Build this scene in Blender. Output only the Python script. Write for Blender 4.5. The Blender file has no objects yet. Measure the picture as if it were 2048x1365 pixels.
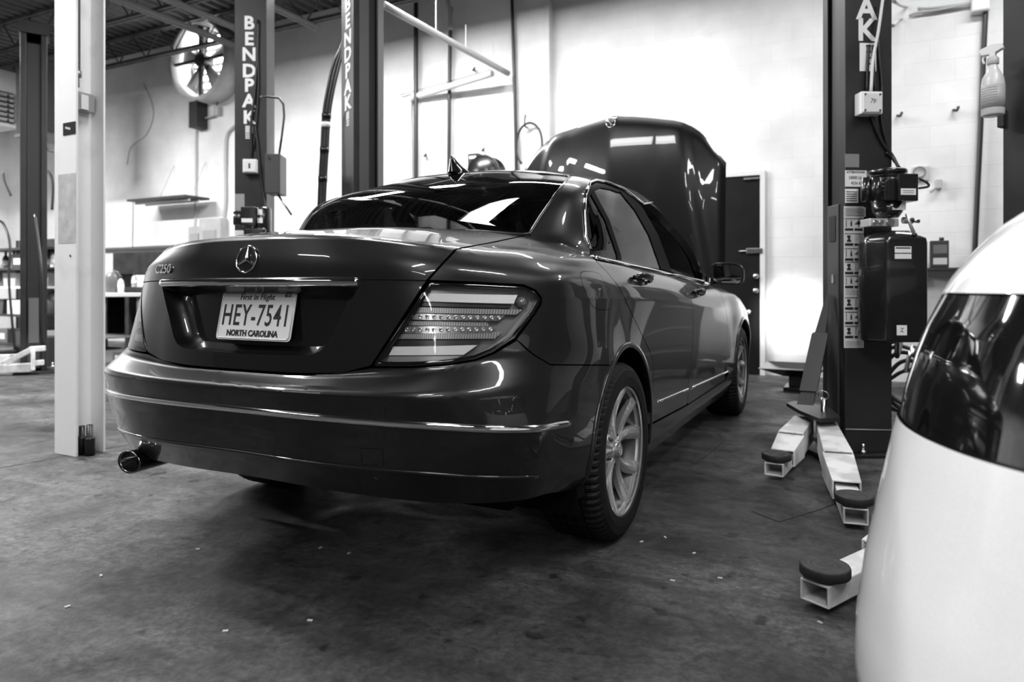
import bpy, bmesh, math, random
import numpy as np
from mathutils import Vector, Matrix
random.seed(7)
C = bpy.context.scene.collection
SC = bpy.context.scene
# ------------------------------------------------------------------ camera, world, exposure
F_PX = 1400.0; YAW = math.radians(26.5); CAM = np.array([1.633, -1.404, 0.90]); HX, HY = 1024.0, 577.5
cam = bpy.data.cameras.new('camera'); camo = bpy.data.objects.new('camera', cam); C.objects.link(camo)
camo.location = CAM; camo.rotation_euler = (math.pi/2, 0, YAW)
cam.sensor_width = 36; cam.sensor_fit = 'HORIZONTAL'; cam.lens = F_PX/2048*36
cam.shift_y = -(682.5-HY)/2048; cam.clip_start = 0.02; cam.clip_end = 100
cam.dof.use_dof = True; cam.dof.focus_distance = 2.3; cam.dof.aperture_fstop = 2.8
SC.camera = camo
w = bpy.data.worlds.new('world'); SC.world = w; w.use_nodes = True
w.node_tree.nodes['Background'].inputs[0].default_value = (0.006, 0.006, 0.006, 1)
w.node_tree.nodes['Background'].inputs[1].default_value = 1.0
SC.view_settings.view_transform = 'Standard'; SC.view_settings.look = 'None'
SC.view_settings.exposure = 0.7; SC.view_settings.gamma = 1.0; SC.view_settings.use_curve_mapping = False
WALL_Y = 6.29; CEIL_Z = 4.85
def area_lamp(loc, sx, sy, power, rot=(0,0,0), spread=180):
    l = bpy.data.lights.new('lamp_light', 'AREA'); l.shape = 'RECTANGLE'; l.size = sx; l.size_y = sy; l.energy = power
    l.spread = math.radians(spread)
    o = bpy.data.objects.new('lamp_light', l); C.objects.link(o); o.location = loc; o.rotation_euler = rot
    return o
# ------------------------------------------------------------------ materials
MATS = {}
def mat(name, v=0.5, rough=0.5, metal=0.0, coat=0.0, emit=None, spec=0.5, trans=0.0, coatr=0.03):
    if name in MATS: return MATS[name]
    m = bpy.data.materials.new(name); m.use_nodes = True
    b = m.node_tree.nodes['Principled BSDF']
    b.inputs['Base Color'].default_value = (v, v, v, 1); b.inputs['Roughness'].default_value = rough
    b.inputs['Metallic'].default_value = metal; b.inputs['Coat Weight'].default_value = coat
    b.inputs['Coat Roughness'].default_value = coatr; b.inputs['Coat IOR'].default_value = 1.36
    b.inputs['Specular IOR Level'].default_value = spec
    b.inputs['Transmission Weight'].default_value = trans
    if emit is not None:
        b.inputs['Emission Color'].default_value = (1,1,1,1); b.inputs['Emission Strength'].default_value = emit
    MATS[name] = m; return m
def nodes(m): return m.node_tree.nodes, m.node_tree.links, m.node_tree.nodes['Principled BSDF']
def noisy(name, v0, v1, scale=5.0, rough=0.6, metal=0.0, coat=0.0, bump=0.0, detail=6.0, lo=0.35, hi=0.65, r1=None, bscale=None):
    """principled with a noise-mixed grey base, optional bump"""
    if name in MATS: return MATS[name]
    m = mat(name, v0, rough, metal, coat); n, l, b = nodes(m)
    tc = n.new('ShaderNodeTexCoord'); t = n.new('ShaderNodeTexNoise'); t.inputs['Scale'].default_value = scale; t.inputs['Detail'].default_value = detail
    l.new(tc.outputs['Object'], t.inputs['Vector'])
    r = n.new('ShaderNodeValToRGB'); e = r.color_ramp.elements
    e[0].position = lo; e[1].position = hi; e[0].color = (v0,v0,v0,1); e[1].color = (v1,v1,v1,1)
    l.new(t.outputs['Fac'], r.inputs['Fac']); l.new(r.outputs['Color'], b.inputs['Base Color'])
    if r1 is not None:
        mr = n.new('ShaderNodeMapRange'); mr.inputs['To Min'].default_value = rough; mr.inputs['To Max'].default_value = r1
        mr.inputs['From Min'].default_value = lo; mr.inputs['From Max'].default_value = hi
        l.new(t.outputs['Fac'], mr.inputs['Value']); l.new(mr.outputs['Result'], b.inputs['Roughness'])
    if bump > 0:
        t2 = n.new('ShaderNodeTexNoise'); t2.inputs['Scale'].default_value = bscale or scale*4; t2.inputs['Detail'].default_value = 8
        l.new(tc.outputs['Object'], t2.inputs['Vector'])
        bp = n.new('ShaderNodeBump'); bp.inputs['Strength'].default_value = bump; bp.inputs['Distance'].default_value = 0.01
        l.new(t2.outputs['Fac'], bp.inputs['Height']); l.new(bp.outputs['Normal'], b.inputs['Normal'])
    return m
def glassmat(name, tint, ior_f=1.5, rough=0.0):
    """thin pane: tinted transparency under a Fresnel gloss"""
    if name in MATS: return MATS[name]
    m = bpy.data.materials.new(name); m.use_nodes = True; n = m.node_tree.nodes; l = m.node_tree.links; n.clear()
    o = n.new('ShaderNodeOutputMaterial'); mx = n.new('ShaderNodeMixShader'); f = n.new('ShaderNodeFresnel'); f.inputs['IOR'].default_value = ior_f
    t = n.new('ShaderNodeBsdfTransparent'); t.inputs[0].default_value = (tint,)*3+(1,)
    g = n.new('ShaderNodeBsdfGlossy'); g.inputs['Roughness'].default_value = rough; g.inputs[0].default_value = (1,1,1,1)
    l.new(f.outputs[0], mx.inputs[0]); l.new(t.outputs[0], mx.inputs[1]); l.new(g.outputs[0], mx.inputs[2]); l.new(mx.outputs[0], o.inputs[0])
    MATS[name] = m; return m
# ------------------------------------------------------------------ object helpers
def link(o, parent=None):
    C.objects.link(o)
    if parent is not None: o.parent = parent
    return o
def empty(name, label, cat, loc=(0,0,0), rz=0.0, group=None):
    o = bpy.data.objects.new(name, None); C.objects.link(o); o.location = loc; o.rotation_euler = (0,0,rz)
    o.empty_display_size = 0.1
    o['label'] = label; o['category'] = cat
    if group: o['group'] = group
    return o
def tag(o, label, cat, group=None, kind=None):
    o['label'] = label; o['category'] = cat
    if group: o['group'] = group
    if kind: o['kind'] = kind
    return o
def struct(o): o['kind'] = 'structure'; return o
def lab(o, s): o['label'] = s; return o
class MB:
    """mesh builder: gathers shapes and links them as one object"""
    def __init__(s): s.v = []; s.f = []; s.sm = []; s.M = Matrix.Identity(4)
    def add(s, vs, fs, smooth=False):
        b = len(s.v); s.v += [tuple(s.M @ Vector(p)) for p in vs]; s.f += [tuple(b+i for i in f) for f in fs]; s.sm += [smooth]*len(fs); return s
    def box(s, c, d, rot=None, bev=0.0):
        bm = bmesh.new(); bmesh.ops.create_cube(bm, size=1.0)
        for v in bm.verts: v.co = Vector((v.co.x*d[0], v.co.y*d[1], v.co.z*d[2]))
        if bev > 0: bmesh.ops.bevel(bm, geom=bm.edges[:], offset=min(bev, 0.45*min(d)), segments=2, affect='EDGES', profile=0.5)
        R = rot if rot is not None else Matrix.Identity(3)
        s.add([R @ v.co + Vector(c) for v in bm.verts], [[v.index for v in f.verts] for f in _ix(bm).faces]); bm.free(); return s
    def bx(s, a, b, bev=0.0):
        return s.box([(a[i]+b[i])/2 for i in range(3)], [abs(b[i]-a[i]) for i in range(3)], bev=bev)
    def tube(s, pts, r, seg=12, cap=True, closed=False, radii=None, sx=1.0):
        pts = [Vector(p) for p in pts]; n = len(pts); vs = []; fs = []
        prev = None
        for i, p in enumerate(pts):
            if closed: t = (pts[(i+1) % n]-pts[i-1])
            else: t = pts[min(i+1, n-1)]-pts[max(i-1, 0)]
            t = t.normalized() if t.length > 1e-9 else Vector((0,0,1))
            if prev is None:
                a = Vector((0,0,1)) if abs(t.z) < 0.9 else Vector((1,0,0)); u = t.cross(a).normalized()
            else:
                u = prev - t*prev.dot(t); u = u.normalized() if u.length > 1e-9 else prev
            prev = u; w_ = t.cross(u); rr = radii[i] if radii else r
            for k in range(seg):
                a = 2*math.pi*k/seg; vs.append(p + u*math.cos(a)*rr*sx + w_*math.sin(a)*rr)
        m = n if closed else n-1
        for i in range(m):
            for k in range(seg):
                j = (i+1) % n
                fs.append((i*seg+k, i*seg+(k+1) % seg, j*seg+(k+1) % seg, j*seg+k))
        s.add(vs, fs, True)
        if cap and not closed:
            s.add(vs[:seg], [tuple(reversed(range(seg)))]); s.add(vs[-seg:], [tuple(range(seg))])
        return s
    def cyl(s, a, b, r, seg=24, r2=None): return s.tube([a, b], r, seg, radii=[r, r if r2 is None else r2])
    def lathe(s, prof, o=(0,0,0), axis='Z', seg=32, a0=0, a1=2*math.pi, mod=None, smooth=True):
        vs = []; fs = []; full = abs(a1-a0-2*math.pi) < 1e-6; m = seg if full else seg+1; n = len(prof)
        for k in range(m):
            a = a0+(a1-a0)*k/seg; ca, sa = math.cos(a), math.sin(a)
            for j, (r, h) in enumerate(prof):
                if mod: r = r+mod(k, j)
                x, y = r*ca, r*sa
                p = {'Z': (x,y,h), 'X': (h,x,y), 'Y': (x,h,y)}[axis]
                vs.append((p[0]+o[0], p[1]+o[1], p[2]+o[2]))
        for k in range(m if full else m-1):
            for j in range(n-1):
                k2 = (k+1) % m
                fs.append((k*n+j, k2*n+j, k2*n+j+1, k*n+j+1))
        return s.add(vs, fs, smooth)
    def prism(s, poly, a, b, plane='XY', bev=0.0):
        """extrude a 2D polygon between a and b along the plane's normal"""
        n = len(poly)
        def P(p, h): return {'XY': (p[0],p[1],h), 'XZ': (p[0],h,p[1]), 'YZ': (h,p[0],p[1])}[plane]
        vs = [P(p,a) for p in poly]+[P(p,b) for p in poly]
        fs = [tuple(range(n)), tuple(range(2*n-1, n-1, -1))]+[(i, i+n, (i+1) % n+n, (i+1) % n) for i in range(n)]
        return s.add(vs, fs)
    def grid(s, P, smooth=True, closed_u=False):
        """P: array (nu, nv, 3)"""
        nu, nv = len(P), len(P[0]); vs = [tuple(P[i][j]) for i in range(nu) for j in range(nv)]; fs = []
        for i in range(nu if closed_u else nu-1):
            for j in range(nv-1):
                i2 = (i+1) % nu; fs.append((i*nv+j, i2*nv+j, i2*nv+j+1, i*nv+j+1))
        return s.add(vs, fs, smooth)
    def sphere(s, c, r, seg=16, ring=10, sc=(1,1,1)):
        pr = [(math.sin(math.pi*j/ring)*r, -math.cos(math.pi*j/ring)*r) for j in range(ring+1)]
        vs = []; fs = []
        for k in range(seg):
            a = 2*math.pi*k/seg
            for (q, h) in pr: vs.append((c[0]+q*math.cos(a)*sc[0], c[1]+q*math.sin(a)*sc[1], c[2]+h*sc[2]))
        n = ring+1
        for k in range(seg):
            for j in range(ring): fs.append((k*n+j, ((k+1) % seg)*n+j, ((k+1) % seg)*n+j+1, k*n+j+1))
        return s.add(vs, fs, True)
    def build(s, name, m, parent=None, bevel=0.0, fixn=True, merge=True):
        me = bpy.data.meshes.new(name); me.from_pydata([tuple(v) for v in s.v], [], s.f)
        me.polygons.foreach_set('use_smooth', s.sm)
        if fixn or merge:
            bm = bmesh.new(); bm.from_mesh(me)
            if merge: bmesh.ops.remove_doubles(bm, verts=bm.verts[:], dist=1e-5)
            if fixn: bmesh.ops.recalc_face_normals(bm, faces=bm.faces[:])
            bm.to_mesh(me); bm.free()
        me.materials.append(m); me.update()
        o = bpy.data.objects.new(name, me); link(o, parent)
        if bevel > 0:
            b = o.modifiers.new('bevel', 'BEVEL'); b.width = bevel; b.segments = 2; b.limit_method = 'ANGLE'; b.angle_limit = math.radians(40)
        return o
def _ix(bm): bm.verts.index_update(); return bm
def smooth_pts(pts, n=8, closed=False):
    """Catmull-Rom resample"""
    P = [np.array(p, float) for p in pts]; out = []; N = len(P)
    rng = range(N) if closed else range(N-1)
    for i in rng:
        p1, p2 = P[i], P[(i+1) % N]
        p0 = P[i-1] if (closed or i > 0) else 2*p1-p2
        p3 = P[(i+2) % N] if (closed or i+2 < N) else 2*p2-p1
        for k in range(n):
            t = k/n; out.append(0.5*((2*p1)+(p2-p0)*t+(2*p0-5*p1+4*p2-p3)*t*t+(3*p1-p0-3*p2+p3)*t**3))
    if not closed: out.append(P[-1])
    return out
def round_poly(pts, r, n=4):
    """round the corners of a closed 2D/3D polygon by radius r"""
    P = [np.array(p, float) for p in pts]; out = []; N = len(P)
    for i in range(N):
        a, b, c_ = P[i-1], P[i], P[(i+1) % N]; da = a-b; dc = c_-b
        la, lc = np.linalg.norm(da), np.linalg.norm(dc); rr = min(r, la*0.45, lc*0.45)
        p, q = b+da/la*rr, b+dc/lc*rr
        for k in range(n+1):
            t = k/n; out.append((1-t)**2*p+2*t*(1-t)*b+t*t*q)
    return out
def text(s, size, m, parent, loc, rot, name='lettering', ext=0.001, align='CENTER', sx=1.0, bold=0.0, shear=0.0, ls=1.0):
    cu = bpy.data.curves.new(name, 'FONT'); cu.body = s; cu.size = size; cu.extrude = ext; cu.align_x = align; cu.align_y = 'CENTER'
    cu.offset = bold; cu.shear = shear; cu.space_character = ls; cu.resolution_u = 3
    t = bpy.data.objects.new('tmp_text', cu); C.objects.link(t)
    dg = bpy.context.evaluated_depsgraph_get(); me = bpy.data.meshes.new_from_object(t.evaluated_get(dg))
    bpy.data.objects.remove(t); bpy.data.curves.remove(cu)
    me.name = name; me.materials.clear(); me.materials.append(m)
    o = bpy.data.objects.new(name, me); link(o, parent)
    o.location = loc; o.rotation_euler = rot; o.scale = (sx, 1, 1)
    return o
def ray(x, y):
    fw = np.array([-math.sin(YAW), math.cos(YAW), 0]); rt = np.array([math.cos(YAW), math.sin(YAW), 0]); up = np.array([0,0,1.])
    return fw+rt*(x-HX)/F_PX-up*(y-HY)/F_PX
def at(x, y, axis, val):
    """the point where the sight line of a photo pixel meets the plane axis = val (used once, to measure the place)"""
    r = ray(x, y); i = 'XYZ'.index(axis); return tuple(CAM+r*(val-CAM[i])/r[i])
# ------------------------------------------------------------------ room
def wall_material():
    m = mat('painted_block', .78, .55); n, l, b = nodes(m)
    tc = n.new('ShaderNodeTexCoord'); sp = n.new('ShaderNodeSeparateXYZ'); cb = n.new('ShaderNodeCombineXYZ')
    l.new(tc.outputs['Object'], sp.inputs[0]); ad = n.new('ShaderNodeMath'); ad.operation = 'ADD'
    l.new(sp.outputs['X'], ad.inputs[0]); l.new(sp.outputs['Y'], ad.inputs[1]); l.new(ad.outputs[0], cb.inputs['X']); l.new(sp.outputs['Z'], cb.inputs['Y'])
    br = n.new('ShaderNodeTexBrick'); br.inputs['Scale'].default_value = 1.0; br.inputs['Brick Width'].default_value = .405; br.inputs['Row Height'].default_value = .203
    br.inputs['Mortar Size'].default_value = .006; br.inputs['Mortar Smooth'].default_value = .6
    br.inputs['Color1'].default_value = (.80,.80,.80,1); br.inputs['Color2'].default_value = (.77,.77,.77,1); br.inputs['Mortar'].default_value = (.745,.745,.745,1)
    l.new(cb.outputs[0], br.inputs['Vector'])
    t = n.new('ShaderNodeTexNoise'); t.inputs['Scale'].default_value = 1.3; t.inputs['Detail'].default_value = 9; l.new(tc.outputs['Object'], t.inputs['Vector'])
    mr = n.new('ShaderNodeMapRange'); mr.inputs['From Min'].default_value = .38; mr.inputs['From Max'].default_value = .62; mr.inputs['To Min'].default_value = .84; mr.inputs['To Max'].default_value = 1.03
    l.new(t.outputs['Fac'], mr.inputs['Value']); mx = n.new('ShaderNodeMix'); mx.data_type = 'RGBA'; mx.blend_type = 'MULTIPLY'; mx.inputs['Factor'].default_value = 1
    l.new(br.outputs['Color'], mx.inputs['A']); l.new(mr.outputs['Result'], mx.inputs['B']); l.new(mx.outputs['Result'], b.inputs['Base Color'])
    t2 = n.new('ShaderNodeTexNoise'); t2.inputs['Scale'].default_value = 60; l.new(tc.outputs['Object'], t2.inputs['Vector'])
    sm = n.new('ShaderNodeMath'); sm.operation = 'MULTIPLY_ADD'; sm.inputs[1].default_value = .15; l.new(t2.outputs['Fac'], sm.inputs[0])
    iv = n.new('ShaderNodeMath'); iv.operation = 'SUBTRACT'; iv.inputs[0].default_value = 1; l.new(br.outputs['Fac'], iv.inputs[1]); l.new(iv.outputs[0], sm.inputs[2])
    bp = n.new('ShaderNodeBump'); bp.inputs['Strength'].default_value = .22; bp.inputs['Distance'].default_value = .006; l.new(sm.outputs[0], bp.inputs['Height']); l.new(bp.outputs['Normal'], b.inputs['Normal'])
    return m
def floor_material():
    m = mat('concrete_floor', .06, .4); n, l, b = nodes(m); tc = n.new('ShaderNodeTexCoord')
    def nz(sc, det=8, dist=0.0, rough=.6, vec=None):
        t = n.new('ShaderNodeTexNoise'); t.inputs['Scale'].default_value = sc; t.inputs['Detail'].default_value = det; t.inputs['Distortion'].default_value = dist; t.inputs['Roughness'].default_value = rough
        l.new(vec or tc.outputs['Object'], t.inputs['Vector']); return t.outputs['Fac']
    def ramp(f, pts):
        r = n.new('ShaderNodeValToRGB'); e = r.color_ramp.elements
        while len(e) < len(pts): e.new(.5)
        for q, (p, v) in zip(e, pts): q.position = p; q.color = (v,v,v,1)
        l.new(f, r.inputs['Fac']); return r.outputs['Color']
    def mul(a, c_, f=1.0, mode='MULTIPLY'):
        x = n.new('ShaderNodeMix'); x.data_type = 'RGBA'; x.blend_type = mode; x.inputs['Factor'].default_value = f; l.new(a, x.inputs['A']); l.new(c_, x.inputs['B']); return x.outputs['Result']
    base = ramp(nz(.9, 10, .6), [(.30,.016),(.5,.050),(.66,.105)])
    mid = ramp(nz(4.5, 10, 1.2, .7), [(.30,.35),(.48,.85),(.66,1.35)])
    fine = ramp(nz(38, 6, .2, .8), [(.3,.35),(.5,1.0),(.7,1.75)])
    spots = ramp(nz(11, 3, .0, .5), [(.30,.25),(.37,1.0)])
    col = mul(mul(mul(base, mid), fine), spots)
    mp = n.new('ShaderNodeMapping'); mp.inputs['Scale'].default_value = (.25, 3.0, 1); mp.inputs['Rotation'].default_value = (0,0,.3); l.new(tc.outputs['Object'], mp.inputs['Vector'])
    streak = ramp(nz(2.2, 6, .5, .6, mp.outputs[0]), [(.35,.6),(.6,1.3)]); col = mul(col, streak, .8)
    l.new(col, b.inputs['Base Color'])
    rr = ramp(nz(2.6, 8, .8), [(.35,.34),(.5,.52),(.65,.75)]); l.new(rr, b.inputs['Roughness'])
    bp = n.new('ShaderNodeBump'); bp.inputs['Strength'].default_value = .5; bp.inputs['Distance'].default_value = .005; l.new(nz(40, 12, .3, .85), bp.inputs['Height']); l.new(bp.outputs['Normal'], b.inputs['Normal'])
    b.inputs['Specular IOR Level'].default_value = .28
    return m
XL, XR, YB = -13.0, 7.5, -11.0
WALLM = wall_material(); FLOORM = floor_material()
CEILM = noisy('ceiling_deck', .09, .14, 2, .7); STEEL = noisy('joist_steel', .06, .11, 8, .6)
mb = MB(); mb.bx((XL,YB,-.10),(XR,WALL_Y+.2,0)); struct(mb.build('floor', FLOORM))
mb = MB(); mb.bx((XL,WALL_Y,0),(XR,WALL_Y+.2,CEIL_Z)); struct(mb.build('wall_back', WALLM))
mb = MB(); mb.bx((XL-.2,YB,0),(XL,WALL_Y+.2,CEIL_Z)); struct(mb.build('wall_left', WALLM))
mb = MB(); mb.bx((XR,YB,0),(XR+.2,WALL_Y+.2,CEIL_Z)); struct(mb.build('wall_right', noisy('wall_grey', .06, .12, 1.5, .6)))
mb = MB(); mb.bx((XL,YB-.2,0),(XR,YB,CEIL_Z)); struct(mb.build('wall_rear', noisy('wall_grey', .06, .12, 1.5, .6)))
# corrugated roof deck
mb = MB(); pr = []
k = 0; x = XL
while x < XR:
    for dx, z in ((0,0),(.06,0),(.09,.05),(.15,.05)): pr.append((x+dx, z))
    x += .18
G = [[(a, YB, CEIL_Z+z), (a, WALL_Y+.2, CEIL_Z+z)] for a, z in pr]; mb.grid(G, False); mb.bx((XL,YB,CEIL_Z+.06),(XR,WALL_Y+.2,CEIL_Z+.12)); struct(mb.build('ceiling', CEILM, fixn=False))
# pilaster
px0, px1 = at(1030,200,'Y',WALL_Y-.12)[0], at(1098,200,'Y',WALL_Y-.12)[0]
mb = MB(); mb.bx((px0,WALL_Y-.12,0),(px1,WALL_Y+.01,CEIL_Z)); struct(mb.build('trim_1', WALLM))
# door in the back wall, frame and hardware
dx0, dx1 = at(1440,500,'Y',WALL_Y)[0], at(1521,500,'Y',WALL_Y)[0]; dz = at(1521,351,'Y',WALL_Y)[2]
DOORM = noisy('door_paint', .006, .010, 4, .6); nodes(DOORM)[2].inputs['Specular IOR Level'].default_value = .15; dx0 = dx1-.92
mb = MB(); mb.bx((dx0,WALL_Y-.035,.01),(dx1,WALL_Y+.02,dz), .004); door = struct(mb.build('door_1', DOORM))
mb = MB(); mb.bx((dx1,WALL_Y-.045,0),(dx1+.05,WALL_Y+.01,dz+.05)); mb.bx((dx0-.05,WALL_Y-.045,0),(dx0,WALL_Y+.01,dz+.05)); mb.bx((dx0,WALL_Y-.045,dz),(dx1,WALL_Y+.01,dz+.05)); struct(mb.build('trim_2', mat('frame_paint', .7, .5)))
DH = mat('door_steel', .55, .25, 1.0)
def wp(x, y, off=0.0): return at(x, y, 'Y', WALL_Y-off)
for (hx, hy) in ((1511,553),(1511,582)):
    p = wp(hx, hy, .04); mb = MB(); mb.lathe([(.0,-.035),(.018,-.035),(.026,-.02),(.034,-.010),(.036,0)], p, 'Y', 24); mb.build('door_knob' if hy > 570 else 'deadbolt', DH, door)
p = wp(1509,502,.045); mb = MB(); mb.box(p, (.16,.02,.055), None, .004); mb.cyl((p[0]-.16,p[1],p[2]),(p[0]-.05,p[1],p[2]), .008, 8); mb.build('slide_bolt', DH, door)
p = wp(1503,357,.05); mb = MB(); mb.box(p, (.16,.012,.018)); mb.build('door_label', DH, door)
p = wp(1498,625,.04); mb = MB(); mb.sphere(p, .03, 14, 10, (1,.5,1)); mb.cyl((p[0],p[1],p[2]),(p[0]-.04,p[1]-.03,p[2]-.05), .010, 8); mb.build('padlock', DH, door)
# floor control joints, cut lines in the slab
def joint(pts, w_=.006):
    mb = MB()
    for (a, b_) in zip(pts[:-1], pts[1:]):
        a, b_ = Vector(a), Vector(b_); d_ = (b_-a).normalized(); n_ = Vector((-d_.y, d_.x, 0))*w_/2
        mb.add([a-n_+Vector((0,0,.0012)), b_-n_+Vector((0,0,.0012)), b_+n_+Vector((0,0,.0012)), a+n_+Vector((0,0,.0012))], [(0,1,2,3)])
    return mb
JM = mat('joint_dark', .004, .9)
jp = [at(*p, 'Z', 0.0) for p in [(0,937),(110,917)]]; d_ = (Vector(jp[1])-Vector(jp[0])).normalized()
o = joint([Vector(jp[0])-d_*3, Vector(jp[1])+d_*7.5]).build('trim_3', JM, fixn=False); struct(o)
jp = [Vector(at(*p, 'Z', 0.0)) for p in [(1560,1052),(1690,1003)]]
crack = [Vector(at(*p, 'Z', 0.0)) for p in [(1505,1024),(1558,1045),(1640,1020),(1690,1001)]]
o = joint(crack, .005).build('trim_4', JM, fixn=False); struct(o)
o = joint([Vector(at(*p,'Z',0.0)) for p in [(1395,925),(1430,900),(1450,880)]], .004).build('trim_5', JM, fixn=False); struct(o)
# open web joists and bars under the deck
def joist(y, x0, x1, label):
    e = empty('roof_joist', label, 'joist', ((x0+x1)/2, y, CEIL_Z-.45), group='roof joists'); cx = (x0+x1)/2
    for nm_, z in (('top_chord', .42), ('bottom_chord', .02)):
        mb = MB(); mb.bx((x0-cx,-.05,z-.02),(x1-cx,-.012,z+.02)); mb.bx((x0-cx,.012,z-.02),(x1-cx,.05,z+.02)); mb.build(nm_, STEEL, e)
    mb = MB(); pts = []; x = x0-cx; k = 0
    while x < x1-cx: pts.append((x, 0, .03 if k % 2 else .41)); x += .32; k += 1
    mb.tube(pts, .012, 6); mb.build('web_rod', STEEL, e)
    return e
for y, lb in ((5.68,'dark open-web steel roof joist running closest to the back wall'),(4.52,'dark open-web steel roof joist, second one out from the back wall'),(3.30,'dark open-web roof joist, third one out from the back wall')):
    joist(y, XL+.05, XR-.05, lb)
for X_, y0, lb in ((-5.80,3.9,'flat grey bridging bar under the joists, right of the round wall fan'),(-6.35,3.9,'flat grey bridging bar under the joists, above the round wall fan'),(-4.84,4.0,'flat grey bridging bar under the joists between the two lettered posts')):
    mb = MB(); mb.bx((X_-.03,y0,CEIL_Z-.49),(X_+.03,5.75,CEIL_Z-.455)); mb.bx((X_-.004,y0,CEIL_Z-.53),(X_+.004,5.75,CEIL_Z-.49)); tag(mb.build('bridging_bar', mat('bar_grey', .3, .5)), lb, 'bar', 'bridging bars')
# ------------------------------------------------------------------ ceiling lamps
TUBE = mat('tube_glow', .9, .4, emit=9.0); FIX = mat('fixture_white', .7, .4)
def lamp(x, y, L, along, power, label, z=4.28, wd=.30, group='fluorescent ceiling fixtures'):
    e = empty('ceiling_lamp', label, 'ceiling lamp', (x, y, z), 0 if along == 'X' else math.pi/2, group)
    mb = MB(); mb.bx((-L/2,-wd/2,.05),(L/2,wd/2,.09)); mb.prism([(-wd/2,.05),(-wd/2-.05,-.04),(-wd/2-.045,-.04),(-wd/2+.01,.05)], -L/2, L/2, 'YZ'); mb.prism([(wd/2,.05),(wd/2+.05,-.04),(wd/2+.045,-.04),(wd/2-.01,.05)], -L/2, L/2, 'YZ'); mb.build('reflector', FIX, e)
    for yy in (-.08,.08):
        mb = MB(); mb.cyl((-L/2+.03,yy,.01),(L/2-.03,yy,.01), .016, 10); mb.build('lamp_tube', TUBE, e)
    for xx in (-L*.35, L*.35):
        mb = MB(); mb.cyl((xx,0,.09),(xx,0,CEIL_Z-z), .006, 6); mb.build('hanger_rod', STEEL, e)
    l = area_lamp((0,0,-.045), L, wd, power); l.parent = e; return e
LAMPS = [
 (-3.3, 4.00, 2.4, 'X', 200, 'long fluorescent fixture hung before the back wall between the lettered posts'),
 (-0.4, 4.60, 2.4, 'X', 50, 'long fluorescent fixture hung before the back wall above the raised hood'),
 ( 3.2, 4.60, 2.4, 'X', 48, 'long fluorescent fixture hung before the back wall at the right'),
 (-8.6, 1.60, 2.4, 'X', 560, 'fluorescent fixture added out of view at the far left to light the left wall'),  # added lamp outside the frame, brightens the left wall
 (-0.4, 1.0, 1.25, 'X', 38, 'short fluorescent fixture hung over the sedan boot'),
 (-3.1, -0.6, 2.4, 'Y', 125, 'long fluorescent fixture hung left of the sedan near the white column'),
 (3.6, 0.4, 2.4, 'Y', 60, 'fluorescent fixture added out of view over the white car to brighten the lift arms'),  # extra lamp put in above the right side to brighten arms and post
 (2.0, -3.1, 2.4, 'Y', 70, 'long fluorescent fixture hung just behind the camera'),
 (4.2, -4.6, 2.4, 'Y', 60, 'long fluorescent fixture hung behind the camera at its right'),
 (-4.0, -5.6, 2.4, 'X', 60, 'long fluorescent fixture hung far behind at the left'),
 (4.0, -7.5, 2.4, 'X', 45, 'long fluorescent fixture hung far behind at the right'),
]
for a in LAMPS: lamp(*a, wd=.60 if a[2] < 2 else .30)
# headlamp beam of the sedan thrown on the wall
sp = bpy.data.lights.new('headlamp_light', 'SPOT'); sp.energy = 110; sp.spot_size = math.radians(34); sp.spot_blend = 1.0; sp.shadow_soft_size = .05
so_ = bpy.data.objects.new('headlamp_light', sp); C.objects.link(so_); so_.location = (.66, 4.62, .66); so_.rotation_euler = (math.radians(88), 0, math.radians(-12))
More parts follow.
